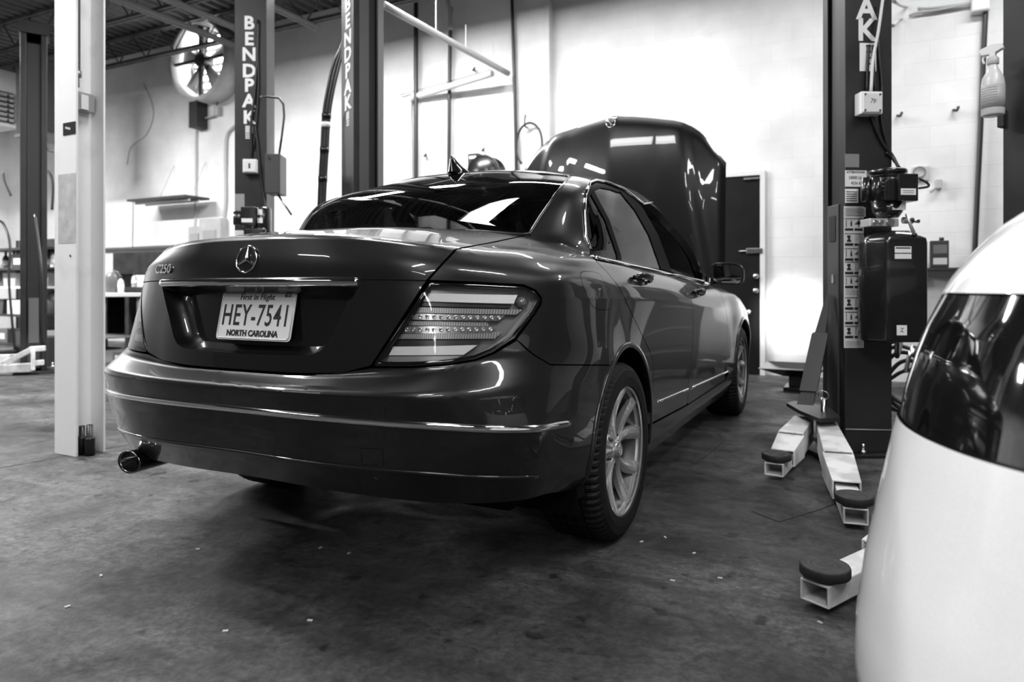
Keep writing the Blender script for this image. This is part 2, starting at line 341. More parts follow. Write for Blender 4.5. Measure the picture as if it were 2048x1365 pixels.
# ------------------------------------------------------------------ the sedan's skin: a net of 17 stations x 16 levels, rear centre -> side -> front centre
NET = [
 [(0,.13,.335),(.38,.14,.33),(.62,.19,.325),(.73,.26,.32),(.79,.36,.31),(.815,.48,.30),(.825,.62,.27),(.83,1.03,.24),(.82,1.5,.20),(.82,2.2,.20),(.82,2.8,.20),(.825,3.3,.20),(.83,3.79,.22),(.80,4.25,.22),(.68,4.47,.21),(.40,4.55,.20),(0,4.56,.20)],
 [(0,.045,.43),(.36,.06,.425),(.62,.135,.415),(.75,.22,.40),(.82,.34,.38),(.85,.48,.35),(.865,.62,.32),(.87,1.03,.30),(.855,1.5,.27),(.85,2.2,.265),(.85,2.8,.265),(.86,3.3,.27),(.87,3.79,.30),(.845,4.22,.31),(.72,4.47,.31),(.42,4.57,.31),(0,4.58,.31)],
 [(0,.03,.495),(.375,.052,.49),(.635,.125,.48),(.768,.205,.47),(.838,.335,.455),(.864,.48,.43),(.878,.62,.40),(.882,1.03,.38),(.862,1.5,.36),(.851,2.2,.355),(.852,2.8,.35),(.87,3.3,.35),(.88,3.79,.37),(.855,4.2,.38),(.735,4.46,.38),(.43,4.57,.38),(0,4.58,.38)],
 [(0,.020,.557),(.38,.045,.553),(.645,.115,.545),(.78,.20,.535),(.847,.33,.52),(.870,.48,.51),(.882,.62,.49),(.886,1.03,.47),(.868,1.5,.45),(.857,2.2,.44),(.858,2.8,.43),(.875,3.3,.42),(.885,3.79,.44),(.86,4.2,.45),(.74,4.46,.45),(.44,4.57,.45),(0,4.58,.45)],
 [(0,.0,.626),(.39,.022,.626),(.655,.095,.626),(.768,.205,.626),(.832,.333,.626),(.866,.48,.625),(.882,.62,.62),(.884,1.03,.60),(.872,1.5,.58),(.863,2.2,.57),(.864,2.8,.56),(.878,3.3,.56),(.888,3.79,.58),(.865,4.2,.58),(.75,4.44,.58),(.45,4.54,.58),(0,4.57,.58)],
 [(0,.085,.655),(.38,.10,.662),(.62,.155,.685),(.722,.245,.705),(.800,.355,.715),(.848,.49,.715),(.878,.62,.71),(.882,1.03,.70),(.874,1.5,.68),(.868,2.2,.67),(.868,2.8,.66),(.877,3.3,.66),(.885,3.79,.68),(.85,4.2,.68),(.74,4.42,.68),(.45,4.52,.68),(0,4.56,.68)],
 [(0,.095,.78),(.375,.11,.78),(.60,.17,.785),(.71,.258,.79),(.792,.37,.795),(.843,.495,.795),(.870,.62,.79),(.879,1.03,.785),(.876,1.5,.765),(.873,2.2,.745),(.871,2.8,.725),(.872,3.3,.72),(.876,3.79,.74),(.83,4.2,.74),(.72,4.38,.74),(.44,4.49,.74),(0,4.53,.74)],
 [(0,.10,.905),(.36,.118,.905),(.58,.185,.903),(.685,.275,.898),(.77,.385,.885),(.833,.505,.874),(.862,.64,.870),(.877,1.03,.864),(.879,1.5,.850),(.877,2.2,.815),(.874,2.8,.787),(.867,3.3,.78),(.864,3.79,.79),(.80,4.2,.775),(.69,4.34,.775),(.42,4.45,.775),(0,4.5,.775)],
 [(0,.108,.985),(.355,.125,.98),(.57,.195,.967),(.673,.285,.953),(.755,.40,.937),(.822,.52,.927),(.850,.67,.925),(.863,1.03,.925),(.858,1.5,.912),(.853,2.2,.882),(.85,2.8,.852),(.847,3.3,.845),(.835,3.79,.85),(.77,4.15,.82),(.66,4.28,.81),(.40,4.38,.81),(0,4.42,.82)],
 [(0,.128,1.057),(.34,.148,1.047),(.54,.235,1.024),(.635,.33,1.004),(.72,.45,.992),(.778,.60,.980),(.812,.74,.975),(.835,1.03,.972),(.830,1.5,.960),(.826,2.2,.927),(.82,2.8,.893),(.812,3.3,.885),(.775,3.75,.88),(.70,4.05,.85),(.60,4.17,.84),(.37,4.26,.84),(0,4.30,.85)],
 [(0,.42,1.100),(.33,.44,1.092),(.53,.52,1.060),(.62,.585,1.040),(.695,.67,1.030),(.745,.77,1.018),(.780,.88,1.010),(.802,1.12,1.006),(.802,1.5,.993),(.798,2.2,.957),(.79,2.8,.922),(.775,3.25,.910),(.735,3.5,.90),(.70,3.5,.90),(.6,3.5,.92),(.37,3.5,.94),(0,3.5,.95)],
 [(0,.73,1.120),(.30,.755,1.115),(.48,.83,1.103),(.570,.875,1.092),(.645,.915,1.074),(.703,.975,1.052),(.74,1.06,1.030),(.765,1.26,1.020),(.768,1.6,1.006),(.766,2.15,.976),(.757,2.75,.942),(.737,3.19,.925),(.68,3.25,.94),(.58,3.31,.96),(.45,3.35,.98),(.24,3.38,.99),(0,3.39,1.0)],
 [(0,.97,1.295),(.285,.985,1.291),(.465,1.005,1.282),(.560,1.045,1.275),(.633,1.09,1.270),(.675,1.17,1.262),(.692,1.29,1.245),(.703,1.47,1.212),(.709,1.72,1.212),(.71,2.15,1.205),(.705,2.6,1.17),(.688,2.93,1.145),(.64,2.93,1.175),(.55,2.95,1.19),(.43,2.96,1.2),(.23,2.96,1.215),(0,2.96,1.22)],
 [(0,1.27,1.415),(.26,1.285,1.408),(.42,1.32,1.390),(.51,1.345,1.379),(.568,1.39,1.371),(.602,1.455,1.366),(.617,1.545,1.367),(.618,1.67,1.373),(.624,1.86,1.382),(.626,2.15,1.380),(.62,2.42,1.352),(.60,2.60,1.322),(.555,2.57,1.375),(.49,2.51,1.39),(.39,2.46,1.403),(.21,2.42,1.42),(0,2.4,1.425)],
 [(0,1.42,1.440),(.22,1.43,1.436),(.36,1.46,1.425),(.43,1.49,1.417),(.475,1.53,1.412),(.50,1.58,1.412),(.52,1.64,1.414),(.53,1.74,1.42),(.535,1.9,1.425),(.535,2.12,1.425),(.525,2.33,1.413),(.50,2.44,1.405),(.455,2.44,1.41),(.40,2.41,1.418),(.32,2.38,1.425),(.18,2.35,1.437),(0,2.33,1.44)],
 [(0,1.75,1.455),(0,1.77,1.455),(0,1.80,1.455),(0,1.82,1.455),(0,1.84,1.455),(0,1.86,1.455),(0,1.88,1.455),(0,1.90,1.455),(0,1.94,1.456),(0,2.0,1.456),(0,2.04,1.456),(0,2.06,1.455),(0,2.07,1.455),(0,2.08,1.455),(0,2.09,1.455),(0,2.1,1.455),(0,2.1,1.455)],
]
NET = np.array(NET, float); NL, NS = NET.shape[:2]
def crease(l):
    k = np.zeros(NS)
    if l == 1: k[:] = 0.9
    if l == 4: k[:4] = .85; k[4] = .6; k[5] = .3; k[13:] = .5
    if l == 5: k[:3] = 1; k[3] = .8; k[4] = .35
    if l == 7: k[:3] = .5; k[3] = .5; k[4:13] = 1.0
    if l == 9: k[:3] = 1; k[3] = .6; k[4] = .25
    if l == 11: k[:4] = 1; k[4] = .4; k[7:] = .7; k[5] = k[6] = .1
    if l == 13: k[:4] = .5; k[4:12] = .25; k[12:] = .5
    return k
CRE = np.array([crease(l) for l in range(NL)])
def _tan(P):
    """chord-length finite-difference tangents along axis 0, in units of chord; returns (dP/dchord)"""
    n = len(P); T = np.zeros_like(P); d = np.maximum(np.linalg.norm(np.diff(P, axis=0), axis=-1, keepdims=True), 1e-6)
    sl = np.diff(P, axis=0)/d
    for i in range(1, n-1): T[i] = (sl[i-1]*d[i]+sl[i]*d[i-1])/(d[i-1]+d[i])
    T[0] = sl[0]; T[-1] = sl[-1]
    return T, d, sl
def _herm(p, q, a, b, t): return p*(2*t**3-3*t*t+1)+a*(t**3-2*t*t+t)+q*(-2*t**3+3*t*t)+b*(t**3-t*t)
NA, NB = 20, 16           # table cells per station / per level
def build_table():
    # mirror in s for symmetric tangents at the centre lines
    Pm = NET.transpose(1,0,2); L = Pm[1:3][::-1].copy(); L[...,0] *= -1; R = Pm[-3:-1][::-1].copy(); R[...,0] *= -1
    Q = np.concatenate([L, Pm, R]); Tn, d, sl = _tan(Q); rows = []
    for i in range(2, 2+NS-1):
        for k in range(NA):
            t = k/NA; rows.append(_herm(Q[i], Q[i+1], Tn[i]*d[i], Tn[i+1]*d[i], t))
    rows.append(Q[2+NS-1]); S = np.array(rows)                      # (ns, NL, 3)
    cr = np.array([np.interp(np.arange(len(S))/NA, np.arange(NS), CRE[l]) for l in range(NL)])   # NL x ns
    V = S.transpose(1,0,2); Tn, d, sl = _tan(V); out = []
    Tn[-1][:,2] = 0; Tn[-1][:,1] = 0
    for j in range(NL-1):
        k0 = cr[j][:,None]; k1 = cr[j+1][:,None]
        a = (Tn[j]*(1-k0)+sl[j]*k0)*d[j]; b = (Tn[j+1]*(1-k1)+sl[j]*k1)*d[j]
        for k in range(NB): out.append(_herm(V[j], V[j+1], a, b, k/NB))
    out.append(V[-1]); return np.array(out).transpose(1,0,2)        # (ns, nv, 3)
TAB = build_table(); NSX, NVX = TAB.shape[:2]
FULL = np.concatenate([TAB[1:][::-1]*np.array([-1,1,1]), TAB])       # s from -16..16
def _norm(T):
    du = np.gradient(T, axis=0); dv = np.gradient(T, axis=1); n = np.cross(du, dv)
    return n/np.maximum(np.linalg.norm(n, axis=-1, keepdims=True), 1e-9)
NRM = _norm(FULL)
# one-sided normals keep creases sharp: blend toward per-cell normals is unnecessary at this density
SMAX = NS-1; VMAX = NL-1
def lookup(T, s, v):
    a = np.clip((np.asarray(s, float)+SMAX)*NA, 0, T.shape[0]-1.0001); b = np.clip(np.asarray(v, float)*NB, 0, T.shape[1]-1.0001)
    i = a.astype(int); j = b.astype(int); fa = (a-i)[...,None]; fb = (b-j)[...,None]
    return (T[i,j]*(1-fa)+T[i+1,j]*fa)*(1-fb)+(T[i,j+1]*(1-fa)+T[i+1,j+1]*fa)*fb
def S(s, v, off=0.0):
    p = lookup(FULL, s, v)
    if np.any(off != 0): n = lookup(NRM, s, v); n /= np.linalg.norm(n, axis=-1, keepdims=True); p = p+n*np.asarray(off)[...,None] if np.ndim(off) else p+n*off
    return p
def SN(s, v): n = lookup(NRM, s, v); return n/np.linalg.norm(n, axis=-1, keepdims=True)
# projected table for picking
_fw = np.array([-math.sin(YAW), math.cos(YAW), 0]); _rt = np.array([math.cos(YAW), math.sin(YAW), 0])
def project(P): d = (P-CAM)@_fw; return np.stack([HX+F_PX*((P-CAM)@_rt)/d, HY-F_PX*(P[...,2]-CAM[2])/d], -1), d
PRJ, DEP = project(FULL); FACING = ((FULL-CAM)*NRM).sum(-1) < 0
def _refine(G, i, j, q):
    """local bilinear inverse of map G (ns,nv,2) at target q around cell vertex i,j"""
    best = None
    for a in (i-1, i):
        for b in (j-1, j):
            if a < 0 or b < 0 or a+1 >= G.shape[0] or b+1 >= G.shape[1]: continue
            p00, p10, p01 = G[a,b], G[a+1,b], G[a,b+1]; p11 = G[a+1,b+1]; x = np.array([.5,.5])
            for _ in range(6):
                f = (p00*(1-x[0])+p10*x[0])*(1-x[1])+(p01*(1-x[0])+p11*x[0])*x[1]-q
                J = np.stack([(p10-p00)*(1-x[1])+(p11-p01)*x[1], (p01-p00)*(1-x[0])+(p11-p10)*x[0]], -1)
                try: x = x-np.linalg.solve(J, f)
                except Exception: break
            e = np.abs(x-.5).max()
            if best is None or e < best[0]: best = (e, a+np.clip(x[0],0,1), b+np.clip(x[1],0,1))
    return best[1], best[2]
def pick(x, y, vmin=0, vmax=VMAX, smin=-SMAX, smax=SMAX):
    """body parameters (s, v) under a photo pixel, nearest facing surface"""
    q = np.array([x, y], float); D = ((PRJ-q)**2).sum(-1)
    bad = ~FACING; D = np.where(bad, D+1e6, D)
    js = np.arange(FULL.shape[1])/NB; is_ = np.arange(FULL.shape[0])/NA-SMAX
    D = D+1e7*((js < vmin-.3) | (js > vmax+.3))[None,:]+1e7*((is_ < smin) | (is_ > smax))[:,None]
    i, j = np.unravel_index(np.argmin(D), D.shape)
    a, b = _refine(PRJ, i, j, q); return a/NA-SMAX, b/NB
YZ = FULL[...,1:3]
def pick_yz(y, z, vmax=13.2, side=1):
    q = np.array([y, z]); D = ((YZ-q)**2).sum(-1); js = np.arange(FULL.shape[1])/NB; is_ = np.arange(FULL.shape[0])/NA-SMAX
    D = D+1e3*(js > vmax)[None,:]+1e3*((is_*side) < 3.6)[:,None]+1e3*((is_*side) > 13.6)[:,None]
    i, j = np.unravel_index(np.argmin(D), D.shape); a, b = _refine(YZ, i, j, q); return a/NA-SMAX, b/NB
def trace(pts, closed=True, step=10, **k):
    """photo polyline -> body parameters, sampled densely so straight edges stay straight"""
    out = []; n = len(pts)
    for i in range(n if closed else n-1):
        a, b = np.array(pts[i], float), np.array(pts[(i+1) % n], float); m = max(1, int(np.linalg.norm(b-a)/step))
        for t in range(m): out.append(pick(*(a+(b-a)*t/m), **k))
    if not closed: out.append(pick(*pts[-1], **k))
    return out
def densify(poly, step=0.12):
    out = []; n = len(poly)
    for i in range(n):
        a, b = np.array(poly[i]), np.array(poly[(i+1) % n]); m = max(1, int(np.abs(b-a).max()/step))
        for t in range(m): out.append(tuple(a+(b-a)*t/m))
    return out
def flip(poly): return [(-s, v) for s, v in poly][::-1]
def inset2d(poly, holes=()): return poly
def panel(name, m, parent, poly, off=0.0, flange=0.012, holes=(), ds=1/5, dv=1/5, gap=0.0, offfn=None, flipn=False):
    """a skin panel: polygon in (s,v), cut on the parameter grid, mapped on the body surface, with a folded edge"""
    poly = densify([tuple(p) for p in poly])
    area = sum(poly[i-1][0]*poly[i][1]-poly[i][0]*poly[i-1][1] for i in range(len(poly)))
    if area < 0: poly = poly[::-1]
    bm = bmesh.new(); edges = []
    def loop(pl):
        vs = [bm.verts.new((p[0], p[1], 0)) for p in pl]; return [bm.edges.new((vs[i-1], vs[i])) for i in range(len(vs))]
    if gap > 0: poly = shrink(poly, gap)
    edges += loop(poly)
    for h in holes: edges += loop(densify([tuple(p) for p in h]))
    bmesh.ops.triangle_fill(bm, use_beauty=True, use_dissolve=False, edges=edges)
    ss = [v.co.x for v in bm.verts]; vv = [v.co.y for v in bm.verts]
    for k in range(math.ceil(min(ss)/ds+1e-6), math.floor(max(ss)/ds-1e-6)+1):
        bmesh.ops.bisect_plane(bm, geom=bm.verts[:]+bm.edges[:]+bm.faces[:], plane_co=(k*ds,0,0), plane_no=(1,0,0), dist=1e-6)
    for k in range(math.ceil(min(vv)/dv+1e-6), math.floor(max(vv)/dv-1e-6)+1):
        bmesh.ops.bisect_plane(bm, geom=bm.verts[:]+bm.edges[:]+bm.faces[:], plane_co=(0,k*dv,0), plane_no=(0,1,0), dist=1e-6)
    bmesh.ops.remove_doubles(bm, verts=bm.verts[:], dist=1e-5)
    for f in bm.faces:
        if f.normal.z < 0: f.normal_flip()
    bm.verts.index_update(); sv = np.array([(v.co.x, v.co.y) for v in bm.verts])
    o_ = off if offfn is None else offfn(sv[:,0], sv[:,1])
    P = S(sv[:,0], sv[:,1], o_); N = SN(sv[:,0], sv[:,1])
    faces = [[v.index for v in f.verts] for f in bm.faces]
    bound = [e for e in bm.edges if len(e.link_faces) == 1]
    V = [tuple(p) for p in P]; NN = [tuple(n) for n in N]; nb = len(V)
    if flange > 0:
        idx = {}
        ctr = {}
        for e in bound:
            l = e.link_loops[0]; a, b = l.vert.index, l.link_loop_next.vert.index
            for q in (a, b):
                if q not in idx: idx[q] = len(V); V.append(tuple(P[q]-N[q]*flange)); NN.append(None)
            faces.append([b, a, idx[a], idx[b]])
    bm.free()
    me = bpy.data.meshes.new(name); me.from_pydata(V, [], faces); me.polygons.foreach_set('use_smooth', [True]*len(faces))
    me.update()
    # custom normals: analytic on the skin, face normal on the fold
    ln = []
    for p in me.polygons:
        fl = any(NN[i] is None for i in p.vertices)
        for i in p.vertices: ln.append(tuple(p.normal) if fl else NN[i])
    me.normals_split_custom_set(ln)
    me.materials.append(m); o = bpy.data.objects.new(name, me); link(o, parent); return o
def shrink(poly, g):
    """move a closed parameter polygon inward by g metres measured on the body"""
    sv = np.array(poly); n = len(sv); P = S(sv[:,0], sv[:,1]); e = 1e-2
    area = sum(sv[i-1][0]*sv[i][1]-sv[i][0]*sv[i-1][1] for i in range(n)); out = []
    for i in range(n):
        a, b, c_ = sv[i-1], sv[i], sv[(i+1) % n]
        s0, v0 = b; Su = (S(s0+e, v0)-S(s0-e, v0))/(2*e); Sv = (S(s0, v0+e)-S(s0, v0-e))/(2*e)
        J = np.stack([Su, Sv], 1); G = np.linalg.pinv(J); lu, lv = max(np.linalg.norm(Su),1e-3), max(np.linalg.norm(Sv),1e-3)
        N = np.cross(Su, Sv); N /= max(np.linalg.norm(N),1e-9)
        t1 = J@(b-a); t2 = J@(c_-b); t1 /= max(np.linalg.norm(t1),1e-9); t2 /= max(np.linalg.norm(t2),1e-9)
        n1 = np.cross(N, t1); n2 = np.cross(N, t2)
        if area < 0: n1, n2 = -n1, -n2
        m_ = n1+n2; L = np.linalg.norm(m_); m_ = m_/max(L,1e-6); k = g/max(0.45, m_@n1)
        d = G@(m_*k); out.append((s0+float(np.clip(d[0],-.2,.2)), v0+float(np.clip(d[1],-.2,.2))))
    return out
def ribbon(name, m, parent, path, w, h, closed=False, off=0.0):
    """a moulding of width w and height h that follows a parameter path on the body"""
    sv = np.array(path); P = S(sv[:,0], sv[:,1], off); N = SN(sv[:,0], sv[:,1]); n = len(P)
    T = np.zeros_like(P)
    for i in range(n):
        a = P[(i-1) % n] if (closed or i > 0) else P[i]; b = P[(i+1) % n] if (closed or i < n-1) else P[i]; T[i] = (b-a)/max(np.linalg.norm(b-a),1e-9)
    B = np.cross(T, N); B /= np.linalg.norm(B, axis=1, keepdims=True)
    prof = [(-.5,-.3),(-.5,.35),(-.32,.85),(0,1.0),(.32,.85),(.5,.35),(.5,-.3)]
    G = [[P[i]+B[i]*w*a+N[i]*h*b for a, b in prof] for i in range(n)]
    mb = MB(); mb.grid(G, True, closed_u=closed)
    if not closed:
        for q in (G[0], G[-1]): mb.add(q, [tuple(range(len(prof)))])
    return mb.build(name, m, parent)
# ------------------------------------------------------------------ sedan
def car_paint(name, v, m_=0.5, r=0.36):
    m = mat(name, v, r, m_, 1.0, coatr=0.015); n, l, b = nodes(m)
    tc = n.new('ShaderNodeTexCoord'); t = n.new('ShaderNodeTexNoise'); t.inputs['Scale'].default_value = 900; t.inputs['Detail'].default_value = 2
    l.new(tc.outputs['Object'], t.inputs['Vector'])
    mr = n.new('ShaderNodeMapRange'); mr.inputs['To Min'].default_value = v*0.72; mr.inputs['To Max'].default_value = v*1.3
    l.new(t.outputs['Fac'], mr.inputs['Value']); l.new(mr.outputs['Result'], b.inputs['Base Color']); return m
PAINT = car_paint('sedan_paint', 0.024, .8, .36)
BLACK = mat('black_plastic', 0.012, 0.45); SHELL = mat('dark_cavity', 0.004, 0.9, spec=0.1); RUBBER = noisy('tyre_rubber', 0.004, 0.008, 30, 0.6); nodes(RUBBER)[2].inputs['Specular IOR Level'].default_value = .25
CHROME = mat('chrome', 0.82, 0.06, 1.0); ALLOY = mat('alloy', 0.78, 0.22, 0.85); GLOSS = mat('gloss_black', 0.008, 0.08, 0, 1.0)
GLASS_R = glassmat('tinted_glass', 0.10); GLASS_S = glassmat('side_glass', 0.06, 1.16); FRM = mat('window_rubber', .004, .6, spec=.05); GLASS_C = glassmat('clear_glass', 0.92, 1.35)
SEAT = noisy('seat_cloth', 0.05, 0.08, 60, 0.8); SATIN = mat('satin_black', 0.01, 0.25)
car = empty('sedan_car', 'dark metallic four-door sedan with raised hood, parked tail-first in the middle of the shop', 'car')
def Tp(*pts, **k): return trace(list(pts), closed=False, **k)[:]
def chain(*segs):
    out = []
    for s_ in segs: out += list(s_)
    return out
def arch(cy, cz, r, a0, a1, side=1, n=28):
    return [pick_yz(cy+r*math.cos(a), cz+r*math.sin(a), side=side) for a in np.linspace(math.radians(a0), math.radians(a1), n)]
RAY, RAR = 1.034, 0.368
FAY = 3.794
SEAM = dict(smin=3, smax=9)
lid_side = Tp((741.8,733),(853.8,561.5), smin=.5, smax=4, vmin=5, vmax=9)[:-1]+Tp((853.8,561.5),(884,528),(911,499.5), smin=1, smax=4, vmin=6.9, vmax=9.4)
deck_side = Tp((911,498),(985,484.5),(1058,469), smin=2, smax=4.2, vmin=8.9, vmax=11)[1:]
half = [(0, 5.04),(0.55, 5.04),(0.95, 5.06)]+lid_side+deck_side+[(deck_side[-1][0]-.05, 10.93),(1.5, 10.93),(0, 10.93)]
def mirrored(half):  # half starts and ends on s=0
    return half+[(-s_, v_) for s_, v_ in half[-2:0:-1]]
rec_half = [(0, 5.42)]+Tp((590,711.5),(622,710.5),(640,703),(653,688),(676,643),(719,573), smin=0, smax=2.5, vmin=5, vmax=7.3)+[(0, trace([(511,572),(512,572)], closed=False)[0][1])]
rec = mirrored(rec_half)
panel('trunk_lid', PAINT, car, mirrored(half), gap=0.0025, holes=[rec], ds=1/5, dv=1/5)
# number plate recess
def pan(name, m, poly, depth, inx, steps=4, floor=True, parent=None, fm=None):
    """a moulded recess: loops sink from the panel edge to the floor"""
    poly = densify(poly, .15); loops = [S(np.array(poly)[:,0], np.array(poly)[:,1], -.001)]
    for k in range(1, steps+1):
        t = k/steps; q = np.array(shrink(poly, inx*t**2.0)); loops.append(S(q[:,0], q[:,1], -depth*math.sin(t*math.pi/2)))
    mb = MB(); G = np.array(loops).transpose(1,0,2); mb.grid(G, True, closed_u=True); o = mb.build(name, m, parent or car)
    if floor: panel('recess_floor', fm or m, o if parent is None else parent, [tuple(p) for p in q], off=-depth+.0005, flange=0)
    return o
pan('plate_recess', PAINT, rec, 0.062, 0.040)
# bumper
bump_half = [(0, 4.99),(0.6, 4.99)]+Tp((741,737.5),(828,737),(898,732),(951,723),(990,708),(1034,682), smin=.8, smax=6, vmin=4.5, vmax=7)+Tp((1038,688),(1066,711),(1101,731.5),(1229,732), smin=3, smax=7.2, vmin=3.5, vmax=7)[1:-1]
zc = .322
a_s = math.degrees(math.atan2(.634-zc, .885-RAY)); ar = arch(RAY, zc, RAR, a_s, 188)
bump_half += ar+[(5.4, 0.0),(0, 0.0)]
sens = round_poly([pick(721,896), pick(766,899), pick(768,933), pick(723,930)], .03, 3)
bo = panel('rear_bumper', PAINT, car, mirrored(bump_half), gap=0.0, holes=[sens], flange=.02)
panel('tow_hook_cover', PAINT, bo, [tuple(p) for p in sens], gap=.0014, flange=.004)
ribbon('chrome_strip', CHROME, bo, [(s_, 3.03-.06*min(1, abs(s_)/5)) for s_ in np.linspace(-5.12, 5.12, 90)], 0.020, 0.007)
# lower lip crease of the bumper is a fine bright edge; diffuser below it
ribbon('lip_moulding', PAINT, bo, [(s_, 1.0) for s_ in np.linspace(-4.2, 4.2, 60)], 0.012, 0.004)
# side panels, both sides
lamp_px = [(859.5,565),(953,568.5),(1047.6,573.4),(1070,584),(1080,598),(1079,607),(1067,628),(1030,677),(986,705),(951,719),(898,728),(828,733),(744.5,733)]
lampP = trace(lamp_px, smin=.8, smax=6, vmin=4.8, vmax=8)
def side_parts(sd):
    right = sd > 0
    nm = 'right' if right else 'left'
    fp = (lambda P: [tuple(p) for p in P]) if right else (lambda P: [(-a, b) for a, b in P][::-1])
    seam = Tp((1040,686),(1066,709),(1101,730),(1229,731), smin=3, smax=7.2, vmin=3.5, vmax=7)
    edge_lamp = Tp((1032,680),(1070,629),(1083,608),(1083,596),(1072,581),(1048,570),(953,565),(856,561), smin=.8, smax=6, vmin=4.8, vmax=8)
    gap_deck = Tp((856,561),(886,528),(914,499), smin=1, smax=4, vmin=6.9, vmax=9.4)[1:]+Tp((914,499),(987,485.5),(1060.5,469.5), smin=2, smax=4.2, vmin=8.9, vmax=11)[1:]
    glass_e = Tp((1061,465),(1083,430),(1110,391),(1139.5,353), smin=2.6, smax=5, vmin=10.95, vmax=13.4)
    # chrome-edged side window opening
    win_top = Tp((1187,518),(1181,500),(1171,473),(1168,427),(1170,392),(1179.6,367),(1191,360.5),(1212.6,364.5),(1247.5,378.5),(1286,407), smin=4.5, smax=9.6, vmin=9.9, vmax=13.4)
    rail_end = [(9.6, 13.0),(10.4, 12.95),(10.9, 12.85),(11.0, 12.4),(11.02, 11.7),(11.03, 11.0)]
    a = math.degrees(math.atan2(.634-zc, .885-RAY))
    ar_f = arch(RAY, zc, RAR, a, -7)
    door_e = Tp((1306,796),(1306,722),(1300,703),(1282.5,668),(1255,609.5),(1240,578),(1216.5,547),(1191,521), smin=5, smax=9, vmin=1, vmax=11)
    qp = chain(seam[::-1][:0], gap_deck[:0])
    q = chain(seam, ar_f, [(7.86, .93)], [pick_yz(1.452, .30)], door_e, win_top, rail_end, [(11.6, 11.0),(11.6, 12.2),(11.45, 12.95),(11.0, 13.3),(10, 13.45),(8, 13.45),(6, 13.45),(4.6, 13.42),(3.9, 13.40)], glass_e[::-1], gap_deck[::-1], edge_lamp[::-1])
    fuel_px = round_poly([(1157,542),(1198,544),(1226,596),(1223,621),(1191,621),(1176,600)], 14, 5)
    fuel = [pick(*p_, smin=4, smax=8, vmin=6, vmax=10) for p_ in fuel_px]
    po = panel('quarter_panel', PAINT, car, fp(q), gap=.002, holes=[fuel] if right else [], flange=.02)
    if right: panel('fuel_flap', PAINT, po, fuel, gap=.002, flange=.006)
    # arch lips
    for cy, rr, aa, bb in ((RAY, RAR, 188, -8), (FAY, .362, 188, -8)):
        ribbon('arch_lip', PAINT, car, fp(arch(cy, zc, rr+.006, aa, bb, n=50)), 0.022, 0.007)
    # rear door
    b_line = Tp((1344.6,548),(1368,571),(1382.6,594),(1386.5,640.6),(1385,695),(1377.6,757),(1374.5,806), smin=7.5, smax=11, vmin=.8, vmax=11.2)
    bot_r = Tp((1372,811),(1298,850), smin=7, smax=11, vmin=.8, vmax=4)
    belt_r = Tp((1191,521),(1262,535),(1343,552.5), smin=5.5, smax=10.5, vmin=9.5, vmax=11.2)
    rd = chain(belt_r, b_line, bot_r, door_e[::1])
    d1 = panel('rear_door', PAINT, car, fp(rd), gap=.0025)
    f_line = Tp((1414,569),(1438,583),(1449,609.5),(1455,640.6),(1455,691),(1451,741.5), smin=9, smax=12, vmin=.8, vmax=11.3)
    bot_f = Tp((1449,761),(1376,809.5), smin=8, smax=12, vmin=.8, vmax=4)
    belt_f = Tp((1345,552.5),(1380,560.5),(1412,568.5), smin=8, smax=11.4, vmin=9.5, vmax=11.2)
    d2 = panel('front_door', PAINT, car, fp(chain(belt_f, f_line, bot_f, b_line[::-1])), gap=.0025)
    # sill
    sill = [(7.86, .02),(11.35, .02),(11.35, 1.85),(10.9,1.9)]+Tp((1449,763),(1374,812),(1297,853.5), smin=7, smax=12, vmin=.8, vmax=4)+[(7.86,1.7)]
    sl = panel('side_sill', PAINT, car, fp(sill), gap=.001)
    # front wing
    ar2 = arch(FAY, zc, .362, -8, 188)
    fw_ = chain([(11.0, 11.1),(11.0, 10.9),(11.6, 10.2),(12.2, 9.5),(12.9, 9.2),(13.5, 9.0),(14.0, 7.0),(13.35, 5.0),(13.0, 2.0),(12.92, 1.2)], ar2, [(11.30, 1.2)], f_line[::-1])
    panel('front_wing', PAINT, car, fp(fw_), gap=.002)
    # door mouldings
    for d_, pts in ((d1, [(1313,806),(1375,779.5)]), (d2, [(1380,777.5),(1455,744)])):
        ribbon('chrome_moulding', CHROME, d_, fp(Tp(*pts, smin=7, smax=12, vmin=1, vmax=4)), .014, .008)
    # glazing
    belt = Tp((1184.5,514),(1262,530.5),(1345,548.5),(1417,567), smin=5, smax=11.6, vmin=9.9, vmax=11.3)
    ribbon('window_trim', CHROME, car, fp(belt+[]), .022, .007)
    ribbon('window_trim', CHROME, car, fp(win_top[1:]+[(9.6,13.03),(10.4,12.98)]), .013, .006, off=.001)
    qg = trace([(1187,510),(1177,470),(1174,430),(1176,398),(1184,388),(1213,441),(1236,508),(1241,521)], smin=4.5, smax=9, vmin=10.6, vmax=13.3)
    panel('quarter_glass', GLASS_S, d1, fp(qg), off=-.008, flange=0)
    rg = trace([(1249,523),(1244,510),(1221,440),(1190,381),(1203,374),(1225,378),(1246,388),(1272,420),(1300,470),(1324,537)], smin=4.8, smax=10, vmin=10.6, vmax=13.3)
    g2 = panel('rear_door_glass', GLASS_S, d1, fp(rg), off=-.008, flange=0)
    # black window frames (divider, B pillar, upper frame)
    dv_ = trace([(1242,521),(1236,508),(1213,441),(1184,388),(1190,381),(1221,440),(1244,510),(1250,523)], smin=4.6, smax=9.5, vmin=10.6, vmax=13.3)
    panel('window_divider', FRM, d1, fp(dv_), off=-.004, flange=.01)
    bp = trace([(1324,538),(1300,470),(1272,420),(1246,388),(1238,377),(1262,387),(1287,415),(1318,470),(1345,544)], smin=6, smax=10.4, vmin=10.6, vmax=13.3)
